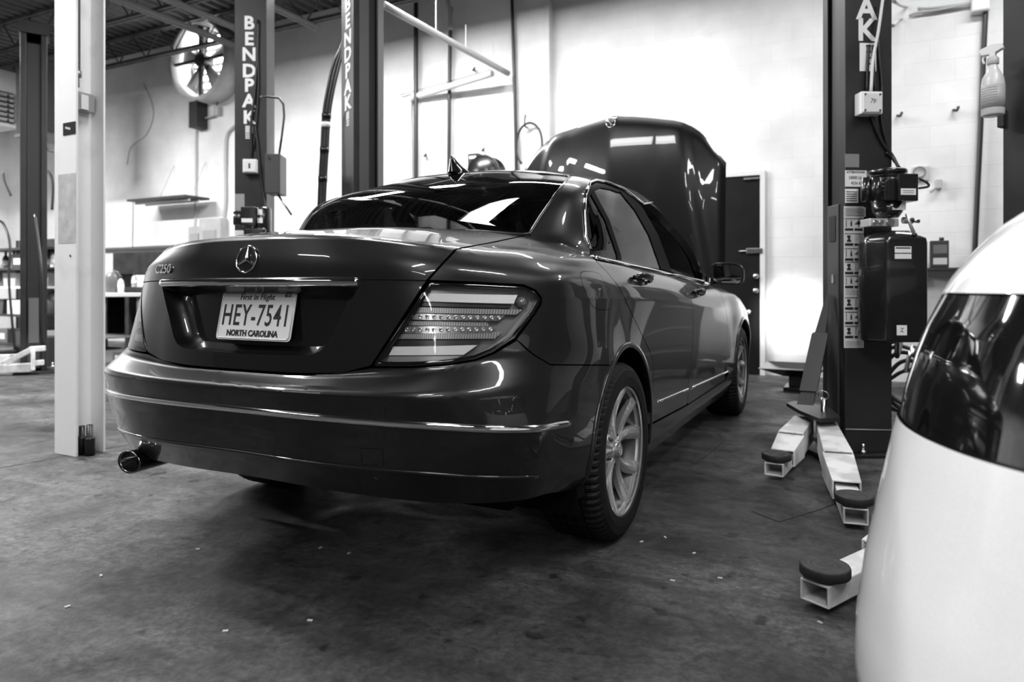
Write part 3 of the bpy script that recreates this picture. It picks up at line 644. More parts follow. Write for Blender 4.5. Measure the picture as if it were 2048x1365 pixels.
    panel('pillar_cover', FRM, d1, fp(bp), off=-.004, flange=.012)
    upf = Tp((1184.5,512),(1174,473),(1171,427),(1173,394),(1182,370),(1192,364),(1212,368),(1240,378), smin=4.5, smax=8.5, vmin=10.4, vmax=13.4)
    inn = Tp((1240,384),(1225,378.5),(1203,374),(1190,380),(1183,388),(1176,400),(1174.5,430),(1177.5,470),(1187.5,510), smin=4.5, smax=8.5, vmin=10.4, vmax=13.4)
    panel('window_frame', FRM, d1, fp(upf+inn), off=-.004, flange=.01)
    # front window: lowered, frame only
    fr_o = [(7.7,13.0),(8.6,13.0),(9.6,12.97),(10.4,12.9),(10.86,12.8),(10.95,12.4),(10.98,11.7),(10.98,11.1)]
    fr_i = [(10.86,11.15),(10.84,11.7),(10.8,12.35),(10.66,12.66),(10.3,12.74),(9.6,12.78),(8.6,12.8),(7.8,12.8)]
    panel('door_frame', SATIN, d2, fp(fr_o+fr_i), off=-.004, flange=.04)
    sail = [(10.5, 11.03),(10.86,11.03),(10.86,11.5)]
    panel('mirror_sail', GLOSS, d2, fp(sail), off=-.003, flange=.01)
    # handles
    for d_, (hx, hy), hs in ((d1, (1281,561), 1.0), (d2, (1394,588), 1.0)):
        s_, v_ = pick(hx, hy, smin=6, smax=11, vmin=7, vmax=10); p = S(np.array([s_]), np.array([v_]))[0]; nrm = SN(np.array([s_]), np.array([v_]))[0]
        if not right: p[0] *= -1; nrm[0] *= -1
        p0 = np.array(p); Y = np.array([0,1,-.06]); 
        L = .105*hs
        pts = [p0+Y*(t*L)+nrm*(.006+.030*(1-abs(t)**3.0)) for t in np.linspace(-1, 1, 15)]
        mb = MB(); mb.tube([tuple(q_) for q_ in pts], .012, 10, radii=[.009+.006*(1-abs(t)**2) for t in np.linspace(-1,1,15)])
        h_ = mb.build('door_handle', PAINT, d_)
        mb = MB(); mb.tube([tuple(q_+np.array([0,0,-.008])) for q_ in pts[2:-2]], .008, 8); mb.build('handle_trim', CHROME, d_)
        mb = MB(); mb.sphere(tuple(p0-nrm*.006), .05, 16, 10, (.30,1.25,.62)); mb.build('handle_cup', SATIN, d_)
    return d2
for sd in (1, -1): side_parts(sd)
# roof, glass
ring = [(s_, 13.5) for s_ in np.linspace(3.9, 11.6, 24)]
rf = [(0,13.08),(2,13.08),(3.2,13.12),(3.5,13.3)]+ring+[(12.2,13.2),(13,13.1),(15.99,13.1),(15.99,14.99),(0,14.99)]
panel('roof_panel', PAINT, car, rf, dv=1/4, ds=1/3, gap=.0, flange=0); panel('roof_panel', PAINT, car, flip(rf), dv=1/4, ds=1/3, gap=.0, flange=0)
ge = Tp((1057.5,466),(1080,432),(1107,391.5),(1137,354.5), smin=2.6, smax=5, vmin=10.95, vmax=13.4)
rw = mirrored([(0,11.02),(1.5,11.02),(2.6,11.02)]+ge+[(3.1,13.0),(2,13.0),(0,13.0)])
bg = panel('rear_window', GLASS_R, car, rw, off=-.003, flange=.004)
ribbon('window_seal', SATIN, car, mirrored([(0,11.0),(1.5,11.0),(2.7,11.0)]+Tp((1060,466),(1082,431),(1109,391.5),(1139,353.5), smin=2.6, smax=5, vmin=10.95, vmax=13.4)+[(3.2,13.06),(2,13.06),(0,13.06)]), .012, .004, closed=True, off=-.001)
ws = [(11.7,11.05),(16,11.05)]
wsr = [(16,13.05),(13,13.05),(12.1,13.0),(11.6,12.8),(11.65,12)]
panel('windscreen', GLASS_S, car, ws+wsr, off=-.003, flange=0); panel('windscreen', GLASS_S, car, flip(ws+wsr), off=-.003, flange=0)
# front bumper and headlamps (mostly hidden behind the car)
fb = [(16,0),(16,6.6),(14.3,6.6),(14.0,6.2),(13.4,5.0),(13.05,2.0),(12.95,0.05)]
for p_ in (fb, flip(fb)): panel('front_bumper', PAINT, car, p_, ds=1/3, dv=1/3)
gr = [(16,6.62),(16,8.6),(15.0,8.6),(14.7,6.62)]
for p_ in (gr, flip(gr)): panel('radiator_grille', GLOSS, car, p_, off=-.01, ds=1/3, dv=1/3)
LENS = mat('headlamp_glow', 0.9, 0.1, emit=40.0)
hl = [(14.6,6.7),(14.9,8.6),(13.55,8.8),(14.05,7.0)]
for p_ in (hl, flip(hl)):
    q = panel('headlamp', GLASS_C, car, p_, ds=1/3, dv=1/3)
# dark inner structure: floor, wheel housings, parcel shelf
def inner():
    mb = MB(); st = [k/3 for k in range(0, 49)]; vs_ = [k/3 for k in range(0, 28)]
    for sg in (1, -1):
        s_ = np.array([[a for b in vs_] for a in st]); v_ = np.array([[b for b in vs_] for a in st])
        off = -.05-.03*(s_ < 3.2)
        P = S(s_*sg, v_, off)
        for cy in (RAY, FAY):
            pass
        idx = lambda i, j: i*len(vs_)+j
        fs = []
        for i in range(len(st)-1):
            for j in range(len(vs_)-1):
                c_ = (P[i,j]+P[i+1,j+1])/2
                if any(math.hypot(c_[1]-cy, c_[2]-zc) < .44 for cy in (RAY, FAY)) and abs(c_[0]) > .5 : continue
                if st[i] >= 11 and vs_[j] > 7 : continue
                fs.append((idx(i,j), idx(i+1,j), idx(i+1,j+1), idx(i,j+1)))
        mb.add(P.reshape(-1,3), fs)
    return mb.build('inner_body', SHELL, car, merge=False)
inner()
mb = MB(); mb.bx((-.70,.45,.24), (.70,.66,.34)); mb.bx((-.76,1.42,.17), (.76,3.38,.22)); mb.bx((-.55,.5,.24), (.55,4.3,.32)); mb.bx((-.2,.6,.17), (.2,1.5,.26)); mb.build('underbody', SHELL, car)
for cy in (RAY, FAY):
    for sg in (1,-1):
        mb = MB()
        G = [[(sg*x, cy+.40*math.cos(a), zc+.40*math.sin(a)) for x in (.50,.84)] for a in np.linspace(-.35, math.pi+.35, 24)]; mb.grid(G)
        G = [[(sg*.52, cy+r*math.cos(a), zc+r*math.sin(a)) for r in (.05,.40)] for a in np.linspace(-.35, math.pi+.35, 24)]; mb.grid(G)
        if True:
            G = [[(sg*x, cy+r*math.cos(a), zc+r*math.sin(a)) for x, r in ((.84,.40),(.855,.372))] for a in np.linspace(-.2, math.pi+.2, 24)]; mb.grid(G)
        mb.build('wheel_housing', SHELL, car)
mb = MB(); mb.bx((-.60,.95,1.03),(.60,1.45,1.06), .01); mb.build('parcel_shelf', mat('shelf_cloth', .02, .9), car)
mb = MB(); mb.box((0,1.55,.85),(1.25,.16,.45), Matrix.Rotation(math.radians(-18),3,'X'), .04); mb.box((0,1.85,.55),(1.25,.55,.16), None, .04); mb.build('rear_bench', SEAT, car)
SEAT2 = noisy('headrest_cloth', 0.10, 0.13, 60, 0.8)
for hx in (-.36, .40):
    mb = MB(); mb.box((hx,1.50,1.13),(.27,.10,.15), Matrix.Rotation(math.radians(-12),3,'X'), .045); mb.build('headrest', SEAT2, car)
for hx in (-.37, .37):
    mb = MB(); mb.box((hx,2.52,.88),(.48,.14,.62), Matrix.Rotation(math.radians(-16),3,'X'), .05); mb.box((hx,2.80,.52),(.48,.5,.14), None, .04)
    o = mb.build('front_seat', SEAT, car); mb = MB(); mb.box((hx,2.40,1.24),(.25,.10,.17), Matrix.Rotation(math.radians(-12),3,'X'), .045); mb.build('headrest', SEAT, car)
mb = MB(); mb.bx((-.68,3.0,.72),(.68,3.35,.93), .05); mb.build('dashboard', BLACK, car)
mb = MB(); mb.tube([(-.37+.19*math.cos(a), 2.95+.05*math.sin(a), .86+.18*math.sin(a)) for a in np.linspace(0, 2*math.pi, 25)[:-1]], .014, 8, closed=True); mb.build('steering_wheel', BLACK, car)
mb = MB(); mb.bx((-.7,3.3,.3),(.7,4.35,.62), .03); mb.build('engine_bay', SHELL, car)
# ---- tail lamps
LG = mat('light_guide', 0.85, 0.3, coat=.5); LD = mat('lamp_dark', 0.05, 0.3, 0.3); LM = mat('lamp_grey', 0.35, 0.35, 0.3); REFL = mat('lamp_reflector', 0.75, 0.16, 1.0)
m_ = mat('lamp_prism', .4, .3, .3)
_n, _l, _b = nodes(m_); _t = _n.new('ShaderNodeTexWave'); _t.wave_type = 'BANDS'; _t.bands_direction = 'X'; _t.inputs['Scale'].default_value = 60; _c = _n.new('ShaderNodeTexCoord'); _l.new(_c.outputs['Object'], _t.inputs['Vector'])
_r = _n.new('ShaderNodeMapRange'); _r.inputs['To Min'].default_value = .18; _r.inputs['To Max'].default_value = .5; _l.new(_t.outputs['Fac'], _r.inputs['Value']); _l.new(_r.outputs['Result'], _b.inputs['Base Color'])
def sub(pts): return trace(pts, smin=.8, smax=6, vmin=4.8, vmax=8.2)
pieces = {
 'upper_reflector': (LM, [(863,571.5),(1043,578),(1041,586),(857,584)], -.022),
 'upper_light_guide': (LG, [(856,584.8),(1040.5,587.5),(1032.6,604.7),(845.4,601.2)], -.014),
 'upper_segment': (LD, [(845,602),(1031,606),(1027,612.5),(836,610)], -.020),
 'upper_prism': (m_, [(834,613),(1052,616),(1040,626),(824,624)], -.018),
 'middle_prism': (m_, [(814,640),(980,640),(984,649),(811,649)], -.024),
 'lower_prism': (m_, [(796,667),(1010,662),(995,676),(790,677)], -.018),
 'lower_segment': (LD, [(788,679),(970,678),(958,689),(780,691)], -.022),
 'lower_light_guide': (LG, [(781.3,693),(958,689.4),(929.8,708.7),(773.4,710.5)], -.014),
 'base_strip': (LM, [(772,712),(928,710),(905,719),(768,724)], -.018),
}
for sd in (1, -1):
    fp = (lambda P: [tuple(p) for p in P]) if sd > 0 else flip
    lensm = GLASS_C
    lp = fp(lampP); ln_ = panel('tail_lamp', lensm, car, lp, gap=.003, flange=.004)
    pan('lamp_housing', LM, shrink(lp, .004), .034, .010, 3, True, ln_, mat('lamp_floor', .22, .4, .3))
    rim = np.array(shrink(densify(lp, .1), .006)); ribbon('lamp_seal', GLOSS, ln_, [tuple(q) for q in rim], .012, .002, closed=True, off=-.002)
    for nm_, (mm, px_, of) in pieces.items():
        panel(nm_, mm, ln_, fp(sub(px_)), off=of, flange=.008)
    for strip, n_ in (([(820,626),(1016,628),(1003.6,639.3),(813,638)], 13), ([(806,651.6),(998,650),(986,664.8),(799,665.5)], 13)):
        st_ = panel('led_strip', mat('led_tray', .55, .2, .8), ln_, fp(sub(strip)), off=-.017, flange=.01)
        q = np.array(strip)
        for k in range(n_):
            t = (k+.5)/n_; c_ = (q[0]*(1-t)+q[1]*t+q[3]*(1-t)+q[2]*t)/2; s_, v_ = pick(*c_, smin=.8, smax=6, vmin=4.8, vmax=8.2)
            p = S(np.array([s_*sd]), np.array([v_]), -.0165)[0]; mb = MB(); mb.lathe([(.0001,.001),(.0022,.0015),(.003,.003),(.0052,.004),(.0062,.001)], seg=14)
            o = mb.build('led', REFL, ln_); nrm = SN(np.array([s_*sd]), np.array([v_]))[0]
            o.matrix_world = Matrix.Translation(Vector(p)) @ Vector(nrm).to_track_quat('Z','Y').to_matrix().to_4x4()
    s_, v_ = pick(1051,601.5, smin=.8, smax=6, vmin=4.8, vmax=8.2); p = S(np.array([s_*sd]), np.array([v_]), -.022)[0]
    mb = MB(); mb.sphere(tuple(p), .017); mb.build('marker_bulb', mat('bulb_grey', .2, .2, .3), ln_)
# ---- chrome trunk strip, star, badge, plate
tr = trace([(719,559),(722,572)], closed=False)
vt = pick(600,565)[1]
tb = ribbon('chrome_trunk_strip', CHROME, car, [(s_, vt+.02) for s_ in np.linspace(-pick(718,566)[0], pick(718,566)[0], 50)], .026, .012)
star_c = S(np.array([0.]), np.array([pick(497,519)[1]]), .004)[0]
nst = SN(np.array([0.]), np.array([pick(497,519)[1]]))[0]
mb = MB(); R_ = .0400
mb.tube([(R_*math.cos(a), R_*math.sin(a), 0) for a in np.linspace(0, 2*math.pi, 49)[:-1]], .0028, 8, closed=True)
for k in range(3):
    a = math.pi/2+k*2*math.pi/3; d_ = Vector((math.cos(a), math.sin(a), 0)); e_ = Vector((-math.sin(a), math.cos(a), 0))
    for sg in (1,-1):
        b = Vector((math.cos(a+sg*math.pi/3), math.sin(a+sg*math.pi/3), 0))*.0065
        mb.add([Vector((0,0,.0065)), d_*R_+Vector((0,0,.001)), b], [(0,1,2) if sg < 0 else (0,2,1)])
so = mb.build('star_emblem', CHROME, car, fixn=False)
def face_rot(n): return Vector(n).to_track_quat('Z','Y')
def upright(n):
    z = Vector(n).normalized(); x = Vector((0,0,1)).cross(z).normalized(); y = z.cross(x); return Matrix((x,y,z)).transposed().to_4x4()
so.matrix_world = Matrix.Translation(Vector(star_c)) @ upright(nst)
bs, bv = pick(328,539.5, smin=-5, smax=-1, vmin=7, vmax=9); bp_ = S(np.array([bs]), np.array([bv]), .003)[0]; bn = SN(np.array([bs]), np.array([bv]))[0]
bt = text('C250', .042, CHROME, car, (0,0,0), (0,0,0), 'model_badge', .0015, bold=.0006, sx=1.15); bt.matrix_world = Matrix.Translation(Vector(bp_)) @ upright(bn) @ Matrix.Diagonal((1.15,1,1,1))
lab(bt, 'chrome model badge on the left of the lid')
vs_ = pick(790,560)[1]
for a_, b_ in ((pick(722,559)[0], pick(852,561)[0]),):
    for sg in (1,-1): ribbon('lid_seam', SHELL, car, [(s_*sg, vs_) for s_ in np.linspace(a_, b_, 16)], .0035, .0005)
# licence plate, its own thing fixed to the lid: plane through four measured corners
pc = Vector((0.0, .140, .819)); lean = math.radians(12)
PL = mat('plate_white', .86, .25, .0, .5); INK = mat('plate_ink', .03, .35)
zp = Vector((0, -math.cos(lean), math.sin(lean))); xp = Vector((1,0,0)); yp = zp.cross(xp)
MP = Matrix.Translation(pc) @ Matrix((xp,yp,zp)).transposed().to_4x4()
mb = MB(); pl = round_poly([(-.1525,-.076),(.1525,-.076),(.1525,.076),(-.1525,.076)], .014, 5); mb.prism([tuple(p) for p in pl], -.001, .001)
plate = mb.build('licence_plate', PL, car); plate.matrix_world = MP; lab(plate, 'white licence plate with raised dark characters')
PLB = mat('plate_rim', .75, .25, .6)
mb = MB(); mb.tube([(p[0]*.965, p[1]*.94, .0015) for p in pl], .0022, 6, closed=True); o = mb.build('plate_rim', PLB, plate)
def pt(s, size, x, y, name='plate_lettering', sx=1.0, b=0.0, ls=1.0, sh=0.0, m=INK):
    o = text(s, size, m, plate, (x, y, .0016), (0,0,0), name, .0008, bold=b, sx=sx, ls=ls, shear=sh); return o
pt('HEY-7541', .092, 0.0, -.003, 'plate_number', .66, .0006, 1.12)
pt('First in Flight', .025, -.004, .055, 'plate_motto', .95, .0002, 1.1, .2); pt('NORTH CAROLINA', .025, -.004, -.056, 'plate_state', .95, .0010, 1.0)
pt('02-21', .012, .120, .060, 'plate_sticker_text', .9, .0002)
# antenna fin
fs_, fv = 0, 0
ft = np.array(at(893, 346, 'X', 0.0)); 
mb = MB(); secs = []
for t, hw, zz, y0_, y1_ in ((0,.032,0,-.07,.10),(.2,.027,.012,-.068,.075),(.45,.016,.028,-.066,.02),(.75,.009,.046,-.064,-.022),(1.0,.003,.062,-.062,-.048)):
    secs.append([(hw*math.cos(a), (y0_+y1_)/2+(y1_-y0_)/2*math.sin(a), zz) for a in np.linspace(0, 2*math.pi, 17)[:-1]])
G = np.array(secs).transpose(1,0,2)
mb.grid(G, True, closed_u=True); mb.add(secs[-1], [tuple(range(16))])
fin = mb.build('antenna_fin', GLOSS, car)
zroof = 1.437
fin.location = (0, 1.335, 1.420); fin.scale = (1.2,1.2,1.2)
# exhaust
mb = MB(); prof = []
G = []
for (y_, r_) in ((.62,.030),(.40,.032),(.20,.044),(.115,.047),(.108,.046),(.115,.041),(.30,.038)):
    G.append([(-.545+1.18*r_*math.cos(a), y_, .322+.80*r_*math.sin(a)-(.02 if y_ > .5 else 0)) for a in np.linspace(0, 2*math.pi, 29)[:-1]])
mb.grid(np.array(G).transpose(1,0,2), True, closed_u=True); mb.add(G[-1], [tuple(range(28))]); ex = mb.build('exhaust_tip', mat('dark_steel', .18, .18, 1.0), car)
# mirrors
def mirror(sd):
    rs, us = [], []
    mb = MB(); c_ = Vector((.905*sd, 2.99, .992))
    G = []
    for t in np.linspace(0, 1, 9):
        w_ = .098*(1-t**2.6)**.5 if t < 1 else .002; h_ = .066*(1-t**2.2)**.5 if t < 1 else .002
        ring_ = []
        for a in np.linspace(0, 2*math.pi, 29)[:-1]:
            ca, sa = math.cos(a), math.sin(a); e = .55
            ring_.append((c_.x+w_*np.sign(ca)*abs(ca)**e, c_.y+.10*t, c_.z+h_*np.sign(sa)*abs(sa)**e-(.01*ca*sd)))
        G.append(ring_)
    G.insert(0, [(c_.x+(p[0]-c_.x)*.86, c_.y+.002, c_.z+(p[2]-c_.z)*.84) for p in G[0]]); G.insert(0, [(c_.x+(p[0]-c_.x)*.85, c_.y+.012, c_.z+(p[2]-c_.z)*.83) for p in G[1]])
    mb.grid(np.array(G).transpose(1,0,2), True, closed_u=True); mo = mb.build('wing_mirror', PAINT, car)
    mb = MB(); mb.add([(p[0], c_.y+.010, p[2]) for p in G[0]], [tuple(range(28))]); mb.build('mirror_glass', mat('mirror_glass', .9, .01, 1.0), mo)
    mb = MB(); mb.tube([(.795*sd, 3.02, .945), (.83*sd, 3.03, .945), (.87*sd, 3.03, .958)], .02, 10, radii=[.022,.018,.022]); mb.build('mirror_stalk', GLOSS, mo)
for sd in (1,-1): mirror(sd)
# hood, standing upright on its hinges
def hood():
    px = [(1444,540),(1445,430),(1445,319),(1433,304),(1421,291),(1408,273),(1392,255),(1374,243),(1355,235),(1335,231),(1315,229),(1286,226),(1256,224),(1236,223.6)]
    prof = [at(x, y, 'Y', 3.44) for x, y in px]; xs = [p[0] for p in prof]; zs = [p[2] for p in prof]
    zs[0] = 1.0; prof_s = sorted(zip(xs[2:], zs[2:])); 
    zt = lambda x: float(np.interp(abs(x), [0]+[a for a, b in prof_s], [prof_s[0][1]+.012]+[b for a, b in prof_s]))
    W = max(xs); G = []; Gi = []
    us = sorted(set([round(u, 4) for u in list(np.linspace(-1, 1, 61))]))
    for u in us:
        x = u*W; top = zt(x); col = []; ci = []
        for t in np.linspace(0, 1, 41):
            z = .98+(top-.98)*t; ax = abs(x); r = .70-(.70-.50)*(z-1.0)/1.15       # ridge line
            k = 1/(1+math.exp(-(ax-r)/.010)); fac = .028*k+.10*max(0, ax-r)**1.3
            y = 3.40+.055*(ax/.8)**2+fac+.14*max(0, (z-1.0)/1.15)**4-.03*math.exp(-(ax/.02))*0+.03*min(1, ax/.35)
            edge = min(1, (1-t)*14)*min(1, (1-abs(u))*18); y += .03*(1-edge)**2
            col.append((x, y, z)); ci.append((x*.985, y+.03, min(z, top-.012)))
        G.append(col); Gi.append(ci)
    mb = MB(); mb.grid(G); ho = mb.build('hood', PAINT, car, fixn=False)
    for p in ho.data.polygons: p.use_smooth = True
    mb = MB(); mb.grid([c[::-1] for c in Gi]); 
    rim_o = [G[0][j] for j in range(41)]+[G[i][-1] for i in range(1, len(us))]+[G[-1][j] for j in range(39, -1, -1)]
    rim_i = [Gi[0][j] for j in range(41)]+[Gi[i][-1] for i in range(1, len(us))]+[Gi[-1][j] for j in range(39, -1, -1)]
    mb.grid([list(a) for a in zip(rim_o, rim_i)]); mb.build('hood_liner', SATIN, ho)
    # upright star on the leading edge
    cx, cz_ = 0.0, zt(0)-.03; cy_ = 3.44+.14*.9
    mb = MB(); R2 = .034; y_ = cy_-.085; zc_ = cz_-.045
    mb.tube([(R2*math.cos(a), y_, zc_+R2*math.sin(a)) for a in np.linspace(0, 2*math.pi, 33)[:-1]], .003, 8, closed=True)
    for k in range(3):
        a = -math.pi/2+k*2*math.pi/3; mb.tube([(0, y_, zc_), (R2*math.cos(a), y_, zc_+R2*math.sin(a))], .003, 6, radii=[.004,.0015])
    mb.tube([(0, cy_-.01, zc_+R2+.012), (0, y_+.02, zc_+R2+.008), (0, y_, zc_+R2)], .006, 8); mb.lathe([(.0,-.004),(.02,-.003),(.022,.004)], (0, cy_-.012, zc_+R2+.012), 'Y', 20)
    mb.build('hood_star', CHROME, ho)
    for sg in (1,-1):
        mb = MB(); mb.tube([(sg*.62,3.46,1.02),(sg*.62,3.62,.95),(sg*.62,3.75,.86)], .012, 8); mb.build('hood_hinge', BLACK, ho)
        mb = MB(); mb.cyl((sg*.66,3.75,.82),(sg*.60,3.50,1.45), .010, 10); mb.build('gas_strut', BLACK, ho)
hood()
# wheels
def tyre_mod(k, j):
    return 0
def wheel(x, y, sd):
    R = .3165; prof = [(.222,.0),(.228,.004),(.232,.010),(.262,.014),(.288,.010),(.303,.0),(.3115,-.014),(.3145,-.024)]
    xs_ = [-.024,-.030,-.0305,-.0305,-.052,-.0525,-.0575,-.058,-.088,-.0885,-.0935,-.094,-.124,-.1245,-.1295,-.130,-.160,-.1605,-.1655,-.166,-.186,-.192]
    g = [0,0,0,0,0,1,1,0,0,1,1,0,0,1,1,0,0,1,1,0,0,0]
    pr = [(r_, h_) for r_, h_ in prof]
    for xx, gg in zip(xs_[3:], g[3:]): pr.append((R-(.008 if gg else 0), xx))
    pr += [(.3145,-.198),(.3115,-.204),(.303,-.216),(.288,-.226),(.262,-.230),(.232,-.226),(.222,-.214)]
    n_pr = len(pr); seg = 216
    def mod(k, j):
        h_ = pr[j][1]; r_ = pr[j][0]
        if r_ < .300 or g_skip(j): return 0
        if h_ > -.055: return -.0065 if k % 3 == 0 else 0
        if h_ > -.12: return -.005 if (k+1) % 4 == 0 else 0
        return -.0065 if k % 4 == 0 else 0
    def g_skip(j): return pr[j][0] < .3105 and abs(pr[j][1]) > .02 and pr[j][0] > .305 and -.2 < pr[j][1] < -.05
    mb = MB(); mb.lathe(pr, axis='X', seg=seg, mod=mod, smooth=False); wl = mb.build('wheel', RUBBER, car, merge=False); wl.location = (x, y, .3175); wl.rotation_euler = (0, 0, 0 if sd > 0 else math.pi)
    # barrel and rim lip
    mb = MB(); mb.lathe([(.220,.000),(.2275,.004),(.2335,.006),(.2365,.002),(.2365,-.004),(.224,-.010),(.216,-.020)], axis='X', seg=64); rim = mb.build('rim', ALLOY, wl)
    mb = MB(); mb.lathe([(.216,-.020),(.207,-.04),(.200,-.06),(.198,-.20),(.224,-.222)], axis='X', seg=64); mb.build('rim_barrel', mat('barrel_grey', .07, .4, .5), wl)
    lab(rim, 'silver alloy rim with five twin spokes')
    mb = MB(); mb.lathe([(.0,-.11),(.17,-.11),(.17,-.13),(.0,-.13)], axis='X', seg=40); mb.build('brake_disc', mat('disc_steel', .03, .45, .4), wl)
    # five twin spokes
    for k in range(5):
        mb = MB(); a0 = 2*math.pi*k/5+math.radians(96)
        for sg in (1, -1):
            G = []
            for t in np.linspace(0, 1, 12):
                r_ = .040+(.226-.040)*t
                ce = sg*(math.radians(3.0)+math.radians(15.5)*t**.8*1.0)      # centre angle of the blade
                if t < .25: ce = sg*math.radians(10.0)*(1-t/.25)+ce*(t/.25)*1.0
                wd = .0150+.0150*t**1.3; h0 = -.030+.026*t**1.6-.012*math.sin(math.pi*t); dp = .030-.010*t
                ca, sa = math.cos(a0+ce), math.sin(a0+ce); row = []
                for q, hh in ((-1.0,-dp),(-.92,-.006),(-.45,.001),(.30*sg*0,.003),(.45,.001),(.92,-.006),(1.0,-dp)):
                    px_ = r_*ca-q*wd*sa; py_ = r_*sa+q*wd*ca; row.append((h0+hh, px_, py_))
                G.append(row)
            mb.grid(G, False)
        mb.build('spoke', ALLOY, wl, merge=False)
    mb = MB(); mb.lathe([(.0,-.020),(.028,-.021),(.034,-.026),(.040,-.034),(.062,-.042),(.070,-.062)], axis='X', seg=40); hub = mb.build('hub', ALLOY, wl)
    mb = MB(); mb.lathe([(.0,-.014),(.022,-.0145),(.030,-.017),(.033,-.024)], axis='X', seg=32); cp = mb.build('centre_cap', mat('cap_grey', .35, .2, .7), wl)
    mb = MB()
    mb.tube([(-.0135,.021*math.cos(a), .021*math.sin(a)) for a in np.linspace(0, 2*math.pi, 25)[:-1]], .0016, 6, closed=True)
    for k in range(3):
        a = math.pi/2+k*2*math.pi/3; mb.tube([(-.013,0,0),(-.0135,.021*math.cos(a),.021*math.sin(a))], .002, 6, radii=[.003,.001])
    mb.build('cap_star', CHROME, wl)
    mb = MB()
    for k in range(5):
        a = 2*math.pi*(k+.5)/5+math.radians(96); mb.lathe([(.0,-.030),(.006,-.031),(.008,-.036),(.009,-.050)], (0,.055*math.cos(a),.055*math.sin(a)), 'X', 12)
    mb.build('wheel_bolts', mat('bolt_dark', .08, .4, .8), wl)
    return wl
for (y_, sd) in ((RAY,1),(FAY,1),(RAY,-1),(FAY,-1)): wheel(.868*sd, y_, sd)
# ------------------------------------------------------------------ lift posts
POST = noisy('post_enamel', .018, .028, 3, .38, r1=.5); nodes(POST)[2].inputs['Specular IOR Level'].default_value = .32; POSTD = mat('post_dark', .008, .5); WHITE = mat('decal_white', .8, .4); INKB = mat('decal_ink', .02, .5)
ARMW = noisy('arm_white', .55, .78, 9, .42, lo=.4, hi=.55, bump=.1); PADM = noisy('pad_rubber', .012, .025, 20, .6); ZINC = mat('zinc', .6, .25, 1.0); CABLE = mat('cable_black', .012, .4); BOXG = mat('grey_box', .05, .4)
TH = math.radians(30)
def post(kx, ky, right, label, h=3.75, letters=True):
    """a two-post-lift column turned 30 degrees; its local origin is the near corner, local x runs along the lettered face, local y along the open face"""
    e = empty('lift_post', label, 'lift post', (kx, ky, 0), TH if right else -TH, None); sg = 1 if right else -1
    W_, D_ = .26, .24
    def P(x, y, z): return (x*sg, y, z)
    def poly(pts, z0, z1, mb): mb.prism([(p[0]*sg, p[1]) for p in pts], z0, z1, 'XY')
    mb = MB(); t = .008; lip = .055
    # lettered face, back, outer face, two lips of the open side (open side is at x = 0)
    poly([(0,0),(W_,0),(W_,D_),(0,D_),(0,D_-lip),(t,D_-lip),(t,D_-t),(W_-t,D_-t),(W_-t,t),(t,t),(t,lip),(0,lip)], .02, h, mb)
    col = mb.build('column', POST, e, bevel=.004)
    mb = MB(); mb.bx(P(-.16,-.06,0), P(W_+.06,D_+.08,.02)); bp = mb.build('base_plate', POSTD, e, bevel=.003)
    for (bx_, by_) in ((-.12,-.03),(W_+.03,-.03),(W_+.03,D_+.05),(.08,-.035)):
        mb = MB(); mb.cyl(P(bx_,by_,.02), P(bx_,by_,.04), .016, 6); mb.cyl(P(bx_,by_,.04), P(bx_,by_,.075), .008, 8); mb.build('anchor_bolt', ZINC, bp)
    mb = MB(); mb.bx(P(.02,.06,.4), P(.028,D_-.06,h-.1)); mb.build('slot_plate', POSTD, e)  # flat near-black plate filling the open slot
    mb = MB(); mb.bx(P(-.02,-.02,h), P(W_+.02,D_+.02,h+.12)); mb.build('post_head', POST, e)
    return e, sg
def post_letters(e, sg, zs, s='BENDPAK', size=.128, x0=.115, small=True, sx=.92):
    for ch, z in zip(s, zs):
        text(ch, size, WHITE, e, (x0*sg, -.0012, z), (math.pi/2, 0, 0), 'post_letter', .0006, bold=.005, sx=sx)
    if small:
        z = zs[-1]-.095
        mb = MB(); mb.bx(((x0-.03)*sg,-.002,z-.03), ((x0+.03)*sg,-.0005,z+.03)); mb.build('post_sticker', mat('sticker_grey', .55, .5), e)
        for k in range(3):
            mb = MB(); mb.bx(((x0-.03)*sg,-.002,z-.045-.016*k), ((x0+.022)*sg,-.0005,z-.037-.016*k)); mb.build('post_stripe', WHITE, e)
def zof(e, y_px, x_px, depth): return CAM[2]-(y_px-HY)*depth/F_PX
# right-hand post of the sedan's bay
eR, sR = post(1.557, 2.75, True, 'dark grey lift post with warning decals and pump unit, right of the sedan')
def loc(e):  # world -> local of an empty
    return lambda p: (Matrix.Rotation(-e.rotation_euler.z, 4, 'Z') @ (Vector(p)-Vector(e.location)))
def face_at(e, x, y, off=0.0):
    """local coordinates of the point on the lettered face (local y = -off) under a photo pixel"""
    r = Vector(ray(x, y)); R_ = Matrix.Rotation(-e.rotation_euler.z, 3, 'Z'); o = R_ @ (Vector(CAM)-Vector(e.location)); d_ = R_ @ r
    t = (-off-o.y)/d_.y; return o+d_*t
zK = [face_at(eR, 1738, y)[2] for y in (-188,-143,-98,-60,-22,19,62)]
post_letters(eR, 1, zK, size=.165, x0=.118, small=False, sx=.95)
a, b = face_at(eR, 1719, 86), face_at(eR, 1752, 143)
mb = MB(); mb.bx((a.x,-.002,b.z),(b.x,-.0006,a.z)); mb.build('post_sticker', WHITE, eR)
for k in range(4):
    q = face_at(eR, 1737, 92+k*12); mb = MB(); mb.box((q.x,-.003,q.z),(.03-.004*k,.0012,.009)); mb.build('sticker_mark', INKB, eR)
